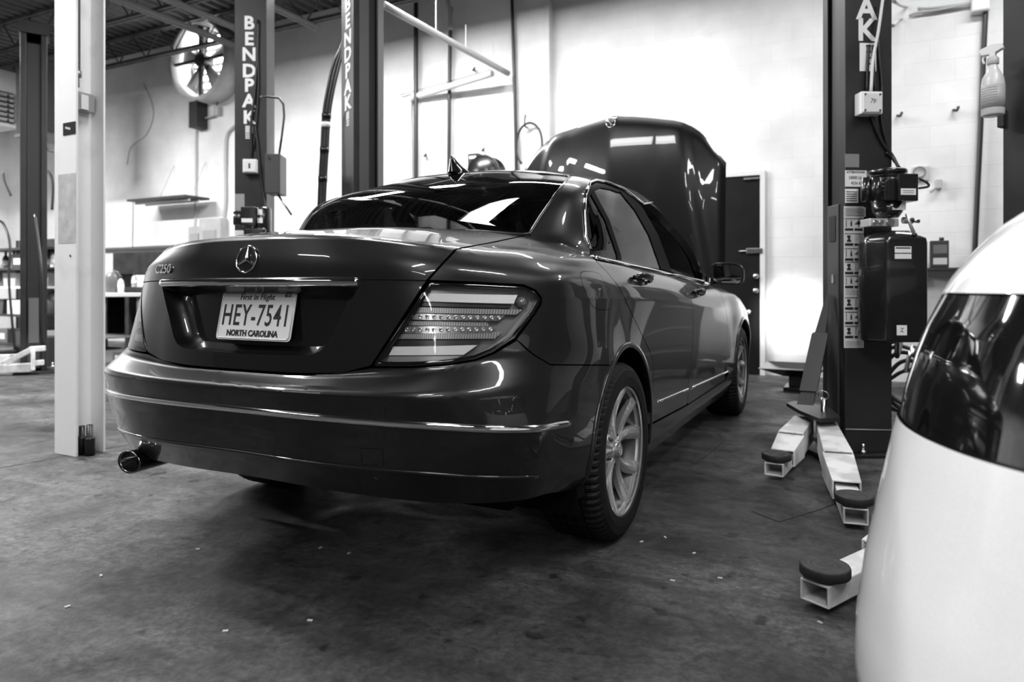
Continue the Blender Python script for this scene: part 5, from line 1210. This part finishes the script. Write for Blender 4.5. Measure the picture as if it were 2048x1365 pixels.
# rails, pipes and bar on the back wall
def wpipe(pts, r, m, nm, lb, off=.04, cat='pipe', group=None): return wcable([wp(x, y, off) for x, y in pts], r, m, nm, lb, cat, group)
wpipe([(205,500),(470,488)], .03, mat('rail_grey2', .10, .5), 'wall_rail', 'dark horizontal rail on the left wall above the workbench', .05, 'rail')
wpipe([(832,-40),(832,500)], .030, PIPED, 'air_pipe', 'dark vertical pipe nearest the lettered post, before the back wall', .10)
wpipe([(902,15),(899,160),(898,300),(897,500)], .026, PIPED, 'air_pipe', 'dark vertical pipe above the roof antenna', .08)
wpipe([(1023,-40),(1027,100),(1031,250),(1034,480)], .022, PIPED, 'air_pipe', 'dark vertical pipe beside the hanging hose, left of the hood', .16)
wpipe([(885,-20),(893,-5),(900,20),(901,60)], .03, PIPEG, 'pipe_elbow', 'pale bent pipe end at the top of the dark pipe', .10)
p_a, p_b = dep_w(766,9,6.5), dep_w(1016,147,8.5); wcable([p_a, p_b], .036, PIPEG, 'strut_channel', 'pale straight strut running from the post to the back wall', 'strut')
for t in (.36, .60, .85):
    p = Vector(p_a).lerp(Vector(p_b), t); wcable([tuple(p), (p.x, p.y, p.z+.5 if t < .5 else p.z+.28)], .005, PIPEG, 'strut_hanger', ['thin hanger wire of the pale strut, nearest the post','thin hanger wire of the pale strut, middle one','thin hanger wire of the pale strut, nearest the wall'][0 if t < .5 else 1 if t < .8 else 2], 'hanger')
wcable([wp(820,500,.05), wp(819,300,.05), wp(818,212,.05), wp(826,195,.07), wp(850,188,.10), wp(985,147,.30)], .042, PIPEW, 'wall_pipe', 'thick white pipe rising and turning right across the back wall', 'pipe')
wpipe([(982,140),(800,190)], .010, PIPEG, 'wall_conduit', 'thin pale conduit above the thick white wall pipe', .05, 'conduit')
# hanging air hose ring
hc = wp(1058,290,.20); mb = MB(); mb.tube([(hc[0]+.17*math.cos(a), hc[1], hc[2]+.26*math.sin(a)) for a in np.linspace(math.radians(-60), math.radians(235), 40)], .014, 8)
o = tag(mb.build('air_hose', CABLE), 'black air hose hung in a loop on the wall, left of the hood', 'hose')
hk = wp(1054,246,.14); mb = MB(); mb.tube(smooth_pts([(hk[0],hk[1]+.1,hk[2]-.05),(hk[0],hk[1]-.05,hk[2]-.05),(hk[0],hk[1]-.06,hk[2]+.03),(hk[0]-.02,hk[1],hk[2]+.10)],6), .010, 8); tag(mb.build('hose_hook', INKB), 'small black wall hook holding the hose loop', 'hook')
# hook hardware on the wall
for (x, y, lb) in ((852,311,'small dark hook on the wall right of the nearest dark pipe'),(967,300,'small dark hook on the wall above the hose reel'),(949,140,'small dark hook above the thick white pipe'),(1064,224,'small dark hook on the pilaster above the hose loop'),(1907,220,'small dark bolt in the wall left of the spray bottle'),(1795,231,'small dark bolt in the wall right of the right-hand post')):
    p = Vector(wp(x, y, .01)); mb = MB(); mb.tube(smooth_pts([(p.x,WALL_Y,p.z),(p.x,WALL_Y-.05,p.z-.01),(p.x+.02,WALL_Y-.07,p.z-.02),(p.x+.035,WALL_Y-.06,p.z+.015)],5), .012, 8); tag(mb.build('wall_hook', INKB), lb, 'hook')
# hose reel and canister peeping over the roof
hr = Vector(wp(948,330,.45)); e = empty('hose_reel', 'black wall-mounted hose reel peeping over the sedan roof', 'hose reel', (hr.x, WALL_Y, hr.z-.05))
mb = MB(); mb.lathe([(0,-.52),(.20,-.52),(.21,-.50),(.21,-.46),(.13,-.45),(.13,-.34),(.21,-.33),(.21,-.29),(0,-.29)], (.14,0,-.06), 'Y', 32); mb.build('reel_drum', SATIN, e)
mb = MB(); mb.bx((-.06,-.5,.02),(.08,-.3,.18), .01); mb.bx((-.1,-.3,-.1),(.2,0,.0)); mb.build('reel_bracket', INKB, e)
mb = MB(); mb.box((.01,-.503,.13),(.09,.004,.03)); mb.build('reel_label', WHITE, e)
# ------------------------------------------------------------------ left workshop corner
DKW = noisy('bench_dark', .012, .03, 6, .5); TOPW = mat('bench_top', .62, .5)
def clutter(name, x, y, z, kind, label, cat, s_=1.0, v=.1):
    m = mat('item_%d' % int(v*100), v, .4)
    e = empty(name, label, cat, (x, y, z))
    if kind == 'bottle':
        mb = MB(); mb.lathe([(0,0),(.04,0),(.042,.01),(.042,.15),(.03,.18),(.014,.20),(.014,.22),(0,.22)], seg=18); mb.build('bottle_body', m, e); mb = MB(); mb.cyl((0,0,.205),(0,0,.245), .017, 12); mb.build('cap', INKB, e)
        mb = MB(); mb.lathe([(.0425,.04),(.0430,.04),(.0430,.12),(.0425,.12)], seg=18); mb.build('bottle_label', WHITE, e)
    elif kind == 'box':
        mb = MB(); mb.bx((-.16,-.12,0),(.16,.12,.20), .004); mb.build('box_body', m, e); mb = MB(); mb.bx((-.10,-.123,.05),(.10,-.1205,.14)); mb.build('box_label', mat('item_50', .5, .4), e)
    elif kind == 'jug':
        mb = MB(); mb.lathe([(0,0),(.10,0),(.11,.02),(.11,.22),(.08,.28),(.03,.31),(.03,.33),(0,.33)], seg=18); mb.build('jug_body', m, e); mb = MB(); mb.tube([(.03,0,.30),(.10,0,.30),(.11,0,.22)], .012, 8); mb.build('jug_handle', m, e)
    elif kind == 'bin':
        mb = MB(); mb.prism([(-.14,0),(.14,0),(.17,.20),(-.17,.20)], -.12, .12, 'XZ'); mb.build('bin_body', m, e); mb = MB(); mb.bx((-.18,-.13,.19),(.18,.13,.215), .004); mb.build('bin_rim', INKB, e)
    e.scale = (s_,)*3; return e
# shelving unit behind the far left post
sx0 = dep_w(78,600,9.6); sh = empty('shelving_unit', 'dark open shelving loaded with parts behind the far left post', 'shelving', (sx0[0]-.2, sx0[1], 0))
for z in (.12,.52,.90,1.15,1.42):
    mb = MB(); mb.bx((-.75,-.25,z),(.75,.25,z+.03)); mb.build('shelf_board', TOPW if .8 < z < 1 else DKW, sh)
for xx in (-.74,.74):
    for yy in (-.24,.24):
        mb = MB(); mb.bx((xx-.02,yy-.02,0),(xx+.02,yy+.02,1.6)); mb.build('upright', DKW, sh)
mb = MB(); mb.bx((-.75,.22,.0),(.75,.25,1.6)); mb.build('back_board', DKW, sh)
rng = random.Random(5); sy = sx0[1]; sxx = sx0[0]-.2; n_ = 0
its = [(-.5,.55,'bin',.05),(-.1,.55,'box',.55),(.35,.55,'box',.62),(.6,.55,'jug',.05),(-.55,.93,'jug',.08),(-.2,.93,'bin',.3),(.15,.93,'bottle',.5),(.3,.93,'bottle',.06),(.55,.93,'bin',.12),(-.5,1.18,'bottle',.04),(-.3,1.18,'bottle',.2),(0,1.18,'box',.03),(.35,1.18,'bottle',.05),(.5,1.18,'bottle',.08),(.62,1.18,'bottle',.5),(-.4,.15,'box',.1),(.1,.15,'bin',.04),(.5,.15,'box',.6)]
nm_ = {.55:'second shelf up',.93:'pale middle shelf',1.18:'upper shelf',.15:'bottom shelf'}
pos_ = lambda x: 'far left end' if x < -.45 else 'left part' if x < -.15 else 'middle' if x < .2 else 'right part' if x < .45 else 'right end'
KN = {'bin':'storage_bin','box':'parts_box','jug':'oil_jug','bottle':'fluid_bottle'}
seen = set()
for x, z, kd, v in its:
    tone = 'black' if v < .07 else 'dark' if v < .15 else 'grey' if v < .45 else 'pale'
    s_ = '%s %s on the %s of the dark shelving, %s' % (tone, KN[kd].replace('_',' '), nm_[z], pos_(x))
    if s_ in seen: s_ = s_.replace(', ', ', inner ')
    seen.add(s_)
    clutter(KN[kd], sxx+x, sy-.05, z, kd, s_, kd, .95, v)
# carton with printed letters
ca = dep_w(101,690,8.2); e = empty('battery_carton', 'black carton printed AAMK on the floor left of the white column', 'box', (ca[0], ca[1], 0))
mb = MB(); mb.bx((-.16,-.12,0),(.16,.12,.34), .005); mb.build('carton_body', INKB, e); text('AAMK', .085, WHITE, e, (0,-.1215,.27), (math.pi/2,0,0), 'carton_lettering', .0005, bold=.002)
mb = MB(); mb.bx((-.10,-.123,.06),(.02,-.1205,.18)); mb.build('carton_label', WHITE, e)
# workbench between the column and the sedan
wb = dep_w(275,640,9.9); bench = empty('workbench', 'long black workbench with raised back shelf left of the sedan boot', 'workbench', (wb[0], wb[1], 0))
mb = MB(); mb.bx((-1.2,-.35,.86),(1.6,.35,.92), .004); mb.build('bench_top', DKW, bench)
for xx in (-1.15,.2,1.5):
    mb = MB(); mb.bx((xx-.04,-.3,0),(xx+.04,.3,.86)); mb.build('leg', DKW, bench)
mb = MB(); mb.bx((-1.2,-.3,.22),(1.6,.3,.25)); mb.build('lower_shelf', DKW, bench); mb = MB(); mb.bx((-1.2,.30,.25),(1.6,.34,.86)); mb.build('back_panel', DKW, bench)
mb = MB(); mb.bx((-.55,0,1.10),(1.6,.34,1.42), .01); mb.bx((-.55,.02,.92),(-.5,.32,1.1)); mb.bx((1.5,.02,.92),(1.55,.32,1.1)); mb.build('equipment_case', DKW, bench)
wt = dep_w(222,640,8.6); tb_ = empty('work_table', 'small white-topped table with thin legs behind the white column', 'table', (wt[0], wt[1], 0))
mb = MB(); mb.bx((-.45,-.25,.80),(.28,.25,.85), .006); mb.build('table_top', TOPW, tb_)
for xx, yy in ((-.40,-.2),(.10,-.2),(-.40,.2),(.22,.2)):
    mb = MB(); mb.cyl((xx,yy,0),(xx,yy,.80), .016, 8); mb.build('leg', mat('leg_grey', .12, .4), tb_)
mb = MB(); mb.bx((-.42,-.22,.30),(.25,.22,.32)); mb.build('lower_tray', mat('leg_grey', .12, .4), tb_)
for k, (dx, kd, v, lb) in enumerate(((-.10,'bottle',.06,'black fluid bottle on the white-topped table, beside the white column'),(.02,'jug',.10,'dark oil jug on the white-topped table, middle'),(.16,'bottle',.5,'pale fluid bottle on the white-topped table, right end'),)):
    clutter(KN[kd], wt[0]+dx, wt[1]+.02, .85, kd, lb, kd, .85, v)
for k, (dx, kd, v, z, lb) in enumerate(((-.10,'bin',.5,.0,'pale storage bin under the white-topped table'),(.45,'box',.08,.0,'dark parts box on the floor right of the white-topped table'),(.75,'bin',.35,.0,'grey storage bin on the floor by the workbench'))):
    clutter(KN[kd], wt[0]+dx, wt[1]+(.0 if k == 0 else -.1), z, kd, lb, kd, .8, v)
for k, (dx, kd, v, lb) in enumerate(((-.2,'box',.10,'dark parts box on the black workbench, left end'),(.0,'jug',.3,'grey oil jug on the black workbench beside the dark parts box'),(.9,'bottle',.5,'pale fluid bottle on the black workbench under the case'))):
    clutter(KN[kd], wb[0]-.8+dx, wb[1]-.12, .92, kd, lb, kd, .8, v)
# dark cabinet hung high between post and column, louvre vent at the frame edge
cb = dep_w(100,215,10.4); e = empty('wall_cabinet', 'dark heater cabinet hung high between far left post and white column', 'heater', (cb[0]-.05, cb[1], cb[2]-.40))
mb = MB(); mb.bx((-.18,-.35,-.05),(.40,.35,.98), .01); mb.build('cabinet_body', mat('cabinet_dark', .035, .4), e)
mb = MB(); mb.bx((-.19,-.36,-.09),(.41,.36,-.05)); mb.build('cabinet_base', mat('cover_grey', .10, .45), e)
for sx_ in (-.1,.3):
    mb = MB(); mb.cyl((sx_,0,.98),(sx_,0,CEIL_Z-.45-cb[2]+.40), .012, 8); mb.build('hanger_rod', STEEL, e)
vt_ = dep_w(-50,200,10.4); e = empty('louvre_vent', 'pale duct with a bright louvred grille at the left frame edge', 'vent', (vt_[0], vt_[1], vt_[2]-.35), math.pi/2)
mb = MB(); mb.bx((-.6,-.2,0),(.5,.3,.85), .004); mb.build('duct_body', mat('duct_grey', .6, .5), e)
for k in range(7):
    for j in range(8):
        if j in (5,6,7) or True:
            pass
mb = MB(); mb.bx((-.5,-.215,.06),(.42,-.20,.52)); gr_ = mb.build('grille_back', INKB, e)
for k in range(6):
    mb = MB(); mb.box((-.04,-.225,.10+.075*k),(.9,.008,.045), Matrix.Rotation(.5,3,'X')); mb.build('grille_slat', mat('slat_grey', .5, .35, .5), gr_)
for k in range(6):
    mb = MB(); mb.bx((-.48+.16*k,-.235,.06),(-.46+.16*k,-.215,.52)); mb.build('grille_bar', INKB, gr_)
# hose loop and gauge on the wall behind
wcable([dep_w(80,345,9.0), dep_w(92,341,9.0), dep_w(102,352,9.0), dep_w(106,375,9.0), dep_w(104,420,9.0)], .016, CABLE, 'wall_hose', 'black hose end hanging between far left post and white column', 'hose')
wcable([dep_w(88,289,8.3), dep_w(96,300,8.3), dep_w(113,303,8.3), dep_w(130,298,8.3)], .012, CABLE, 'wall_hose', 'black cord drooping under the dark hanging heater', 'cord')
wcable([dep_w(6,345,8.8), dep_w(10,365,8.8), dep_w(22,392,8.8)], .012, CABLE, 'wall_hose', 'short black cord at the left frame edge beside the post', 'cord')
e = empty('wall_gauge', 'small black gauge on the wall between far left post and white column', 'gauge', dep_w(84,358,9.05)); mb = MB(); mb.lathe([(0,-.05),(.06,-.05),(.07,-.03),(.07,.02),(0,.02)], axis='Y', seg=20); mb.build('gauge_body', INKB, e); mb = MB(); mb.lathe([(0,-.052),(.05,-.052)], axis='Y', seg=20); mb.build('gauge_dial', mat('item_50', .5, .4), e)
wcable([dep_w(30,700,7.0), dep_w(24,640,7.0), dep_w(18,560,7.05), dep_w(20,490,7.1), dep_w(8,450,7.2), dep_w(-5,440,7.2)], .012, CABLE, 'floor_cable', 'black cable running up the left side of the far left post', 'cable')
wcable([dep_w(86,690,7.0), dep_w(84,620,7.0), dep_w(83,540,7.0), dep_w(77,480,7.1), dep_w(70,430,7.2)], .012, CABLE, 'floor_cable', 'black cable running up the right side of the far left post', 'cable')
# hose bundle arching from the ceiling beside the middle post
bpts = [(712,-70),(704,20),(684,90),(667,128),(655,180),(647,230),(643,300),(640,350),(637,420),(636,480)]
for k, (dx, lb) in enumerate(((0,'black lift hose of the taped bundle left of the post, left one'),(6,'black lift hose of the taped bundle left of the post, middle one'),(12,'black lift hose of the taped bundle left of the post, right one'))):
    wcable([dep_w(x+dx*(1 if y > 120 else .4), y, 5.7) for x, y in bpts], .012, mat('hose_black', .02, .25), 'lift_hose', lb, 'hose', 'hose bundle beside the middle post')
for k, y in enumerate((232,250,300,358)):
    x = np.interp(y, [p[1] for p in bpts], [p[0] for p in bpts])+6; p = Vector(dep_w(x, y, 5.7)); mb = MB(); mb.cyl(p-Vector((0,0,.02)), p+Vector((0,0,.02)), .038, 14)
    tag(mb.build('hose_clip', WHITE if y == 250 else SATIN), ['black tape band on the hose bundle, highest of four','white tape band on the hose bundle beside the post','black tape band on the hose bundle, third from top','black tape band on the hose bundle, lowest of four'][k], 'tape band')
# ------------------------------------------------------------------ right wall corner
p = Vector(wp(1960,8,.06)); e = empty('junction_box', 'white junction box on the wall at the top right', 'junction box', tuple(p)); mb = MB(); mb.bx((-.07,-.06,-.08),(.07,.06,.10), .006); mb.build('box_body', mat('box_cream', .72, .45), e); mb = MB(); mb.bx((-.06,-.066,-.07),(.06,-.06,.09), .002); mb.build('box_lid', WHITE, e)
wcable([dep_w(1787,2,4.6), wp(1810,14,.1), wp(1850,17,.05), wp(1900,12,.05), wp(1945,6,.05)], .012, PIPEG, 'wall_cable', 'grey cable sagging to the white junction box, upper one', 'cable', 'cables to the junction box')
wcable([dep_w(1785,52,4.6), wp(1800,40,.1), wp(1830,27,.05), wp(1880,19,.05), wp(1945,7,.05)], .012, PIPEG, 'wall_cable', 'grey cable sagging to the white junction box, lower one', 'cable', 'cables to the junction box')
wcable([wp(1972,10,.05), wp(1968,90,.05), wp(1961,260,.05), wp(1950,500,.05), wp(1948,620,.05)], .022, PIPED, 'wall_pipe', 'dark vertical pipe behind the spray bottle on the right', 'pipe')
# shelf ledge and oil can
a, b = wp(1835,537,.15), wp(1935,537,.15); mb = MB(); mb.bx((a[0]-.1,WALL_Y-.28,a[2]-.025),(b[0]+.5,WALL_Y,a[2]), .003); tag(mb.build('wall_ledge', INKB), 'thin dark ledge on the back wall right of the pump tank', 'shelf')
cc = wp(1878,536,.15); e = empty('oil_can', 'dark oil can with pale label standing on the wall ledge', 'can', (cc[0], WALL_Y-.15, cc[2]))
mb = MB(); mb.bx((-.075,-.045,0),(.075,.045,.25), .008); mb.build('can_body', mat('can_dark', .03, .3), e); mb = MB(); mb.cyl((.02,0,.25),(.02,0,.28), .02, 14); mb.build('cap', INKB, e)
mb = MB(); mb.bx((-.05,-.047,.03),(.06,-.0455,.09)); mb.build('can_label', mat('item_50', .5, .4), e); mb = MB(); mb.bx((-.05,-.047,.13),(.06,-.0455,.21)); mb.build('can_label', mat('label_dim', .12, .4), e)
# outlet with cord, hook with rag
p = Vector(wp(1841,347,.03)); e = empty('wall_outlet', 'grey socket plate with looped cord on the wall behind the pump', 'outlet', tuple(p)); mb = MB(); mb.bx((-.07,0,-.07),(.07,.03,.07), .003); mb.build('outlet_plate', mat('plate_grey', .5, .4, .5), e)
mb = MB(); mb.tube([(.05*math.cos(a)-.01, -.02, .05*math.sin(a)+.01) for a in np.linspace(0,2*math.pi,21)[:-1]], .008, 6, closed=True); mb.build('cord_loop', mat('cord_grey', .2, .4), e)
p = Vector(wp(1877,368,.03)); e = empty('wall_bracket', 'small grey bracket on the wall right of the pump motor', 'bracket', tuple(p)); mb = MB(); mb.bx((-.025,-.05,-.05),(.025,.03,.04), .008); mb.build('bracket_body', mat('box_grey', .42, .4), e); mb = MB(); mb.cyl((-.02,-.03,-.03),(-.07,-.05,-.08), .012, 8); mb.build('bracket_tongue', mat('box_grey', .42, .4), e)
p = Vector(wp(1840,562,.03)); mb = MB(); mb.tube([(p.x+.03*math.cos(a), p.y, p.z+.03*math.sin(a)) for a in np.linspace(0,2*math.pi,17)[:-1]], .012, 6, closed=True); tag(mb.build('wall_ring', INKB), 'small dark ring on the wall beside the pump tank', 'ring')
# low paint line on the wall: a narrow chair-rail strip
a, b = wp(1400,247,0), wp(1640,236,0)
# spray bottle hooked on the near right post
sbp = dep_w(1986,232,3.42); e = empty('spray_bottle', 'translucent pale spray bottle hooked on the dark post at the right edge', 'spray bottle', sbp, math.radians(-20))
PLAST = mat('bottle_plastic', .62, .35, trans=.0, coat=.3)
mb = MB(); mb.lathe([(0,0),(.044,0),(.049,.006),(.049,.155),(.045,.185),(.030,.215),(.021,.235),(.019,.262),(0,.262)], seg=32); mb.build('bottle_body', PLAST, e)
mb = MB(); mb.lathe([(.0497,.035),(.0502,.035),(.0502,.145),(.0497,.145)], seg=32); lb_ = mb.build('bottle_label', mat('label_grey', .40, .5), e)
for k in range(7):
    mb = MB(); mb.lathe([(.0505,.132-.012*k),(.0507,.132-.012*k),(.0507,.129-.012*k),(.0505,.129-.012*k)], seg=24, a0=-2.6, a1=-1.0); mb.build('label_line', mat('ink_grey', .3, .5), lb_)
mb = MB(); mb.lathe([(.022,.250),(.025,.252),(.025,.280),(.018,.288),(0,.288)], seg=24); mb.build('collar', mat('item_50', .5, .4), e)
mb = MB(); mb.prism([(-.045,.300),(-.058,.322),(-.045,.335),(.0,.350),(.040,.345),(.045,.320),(.012,.305),(.012,.285),(-.012,.285),(-.014,.300)], -.016, .016, 'XZ'); mb.build('spray_head', mat('head_white', .75, .35), e, bevel=.004)
mb = MB(); mb.tube(smooth_pts([(-.03,0,.305),(-.042,0,.285),(-.036,0,.262)], 5), .005, 8); mb.build('trigger', mat('head_white', .75, .35), e)
# black tray on the floor in the back right
tz = dep_w(1600,740,6.3); e = empty('drain_tray', 'black oil drain pan on a low stand near the back wall', 'drain pan', (tz[0], tz[1]-.1, 0))
mb = MB(); mb.add([(-.30,-.28,.215),(.20,-.28,.215),(.20,.30,.215),(-.30,.30,.215),(-.12,-.12,.15),(.12,-.12,.15),(.12,.16,.15),(-.12,.16,.15),(-.31,-.29,.205),(.21,-.29,.205),(.21,.31,.205),(-.31,.31,.205),(-.12,-.12,.13),(.12,-.12,.13),(.12,.16,.13),(-.12,.16,.13)],
 [(0,1,5,4),(1,2,6,5),(2,3,7,6),(3,0,4,7),(4,5,6,7),(8,9,1,0),(9,10,2,1),(10,11,3,2),(11,8,0,3),(8,12,13,9),(9,13,14,10),(10,14,15,11),(11,15,12,8)]); mb.build('pan', SATIN, e)
mb = MB(); mb.bx((-.08,-.08,.03),(.10,.12,.15), .01); mb.build('pan_tank', SATIN, e); mb = MB(); mb.bx((-.12,-.14,0),(.14,.18,.035), .006); mb.build('pan_base', SATIN, e)
# ------------------------------------------------------------------ white car, near right
WP = car_paint('white_paint', .80, 0.0, .35); LAMPD = mat('smoked_lens', .006, .05, 0, 1.0)
wcar = empty('white_car', 'white car corner with wide smoked lamp, close at the right edge', 'car')
plan = [(5.9,.95),(4.2,.95),(2.8,.90),(2.15,.78),(1.83,.52),(1.715,.25),(1.690,.06),(1.725,-.14),(1.82,-.31),(2.02,-.47),(2.5,-.58),(3.6,-.62),(5.9,-.62)]
plan = np.array(smooth_pts([(a, b, 0) for a, b in plan], 10))[:,:2]
tg = np.gradient(plan, axis=0); nr = np.stack([tg[:,1], -tg[:,0]], 1); nr /= np.linalg.norm(nr, axis=1, keepdims=True)
cen = np.array([3.6,.15]); s_ = np.sign(((plan-cen)*nr).sum(1)); nr *= s_[:,None]
zz_ = [(.15,.045),(.20,.068),(.28,.066),(.40,.050),(.50,.030),(.58,.014),(.650,.0),(.655,-.002),(.72,-.014),(.785,-.032),(.84,-.051),(.885,-.072),(.892,-.075),(.93,-.098),(.97,-.128),(1.01,-.165),(1.04,-.205),(1.065,-.25),(1.085,-.33),(1.095,-.46)]
zf = np.array(zz_)
def wrow(z):
    o = np.interp(z, zf[:,0], zf[:,1]); return [(p[0]+n_[0]*o, p[1]+n_[1]*o*.9, z) for p, n_ in zip(plan, nr)]
def wband(z0, z1, n, nm, m, inset_=0.0):
    zs_ = np.linspace(z0, z1, n); G = np.array([wrow(z) for z in zs_]).transpose(1,0,2)
    if inset_: G = G-np.array([[list(n_)+[0]]*n for n_ in nr])*inset_
    mb = MB(); mb.grid(G); return mb.build(nm, m, wcar)
wband(.15,.663,20,'bumper',WP)
wband(.893,1.095,20,'tailgate',WP)
wband(.667,.889,14,'smoked_lamp',LAMPD,.004)
wband(.658,.674,2,'lamp_gap',SATIN,.012); wband(.880,.897,2,'lamp_gap',SATIN,.012)
mb = MB(); mb.tube([(p[0], p[1], p[2]) for p in [tuple(CAM+ray(x,y)*d) for x,y,d in ((1812,745,1.235),(1818,715,1.232),(1830,692,1.228))]], .004, 8); mb.build('lamp_trim', CHROME, wcar)
top = wrow(1.095); mb = MB(); G = []
for t in np.linspace(0, 1, 5): G.append([(p[0]*(1-t)+max(p[0],2.9)*t, p[1]*(1-t)+.15*t, 1.095+.03*t) for p in top])
mb.grid(np.array(G).transpose(1,0,2)); mb.build('boot_lid', WP, wcar)
mb = MB(); G = []
for k in range(2): G.append([(p[0]+(.0 if k == 0 else 0), p[1], .15) for p in wrow(.15)])
mb.bx((2.1,-.40,.12),(5.9,.80,.9)); mb.build('inner_body', SHELL, wcar)
for wx, wy in ((2.75,-.50),(2.75,.80),(5.3,-.5),(5.3,.80)):
    mb = MB(); mb.lathe([(0,-.1),(.20,-.1),(.31,-.09),(.32,-.06),(.32,.06),(.31,.09),(.20,.1),(0,.1)], (wx,wy,.32), 'Y', 40); mb.build('wheel', RUBBER, wcar)
e = empty('reflection_cabinet', 'added black cabinet hidden behind the right-hand lift post, darkens the sedan door reflections', 'cabinet', (1.60, 5.35, 0))  # dark cabinet added out of sight to darken what the sedan doors reflect
mb = MB(); mb.bx((-.22,-.28,.10),(.24,.28,1.50), .008); cb_ = mb.build('cabinet_body', mat('cabinet_black', .012, .35), e)
for k in range(7):
    mb = MB(); mb.bx((-.205,-.295,.14+.19*k),(.225,-.28,.31+.19*k), .003); d_ = mb.build('drawer', mat('drawer_black', .02, .3), e); mb = MB(); mb.bx((-.15,-.315,.27+.19*k),(.17,-.295,.285+.19*k)); mb.build('drawer_handle', ZINC, d_)
for xx in (-.17,.19):
    for yy in (-.22,.22):
        mb = MB(); mb.cyl((xx-.015,yy,.05),(xx+.015,yy,.05), .05, 16); mb.build('castor', RUBBER, e)
# ------------------------------------------------------------------ litter on the floor
chips = [(1345,1163,'between the sedan and the jutting lift arm'),(1283,1085,'just behind the right rear wheel'),(1330,1076,'right of the rear wheel, toward the lift arms'),(1440,1158,'left of the nearest lift pad'),(1388,1108,'midway between rear wheel and nearest lift pad'),(1520,812,'beside the front wheel'),(620,1243,'in the open floor behind the bumper'),(135,1215,'at the far left front of the floor'),(1640,1247,'beneath the nearest lift pad by the white car'),(396,1100,'left of the shadow behind the exhaust'),(641,1097,'in the shadow below the bumper middle'),(202,1153,'at the left edge of the shadow'),(451,1264,'in the left foreground'),(698,1108,'in the shadow right of the bumper middle')]
for k, (x, y, wh) in enumerate(chips):
    p = at(x, y, 'Z', 0.0); mb = MB(); mb.box((0,0,.002),(.014,.007,.003), Matrix.Rotation(k*1.1,3,'Z')); o = mb.build('paper_scrap', mat('scrap_pale', .5, .6)); o.location = p
    tag(o, 'tiny pale scrap on the floor '+wh, 'scrap', 'scraps on the floor')
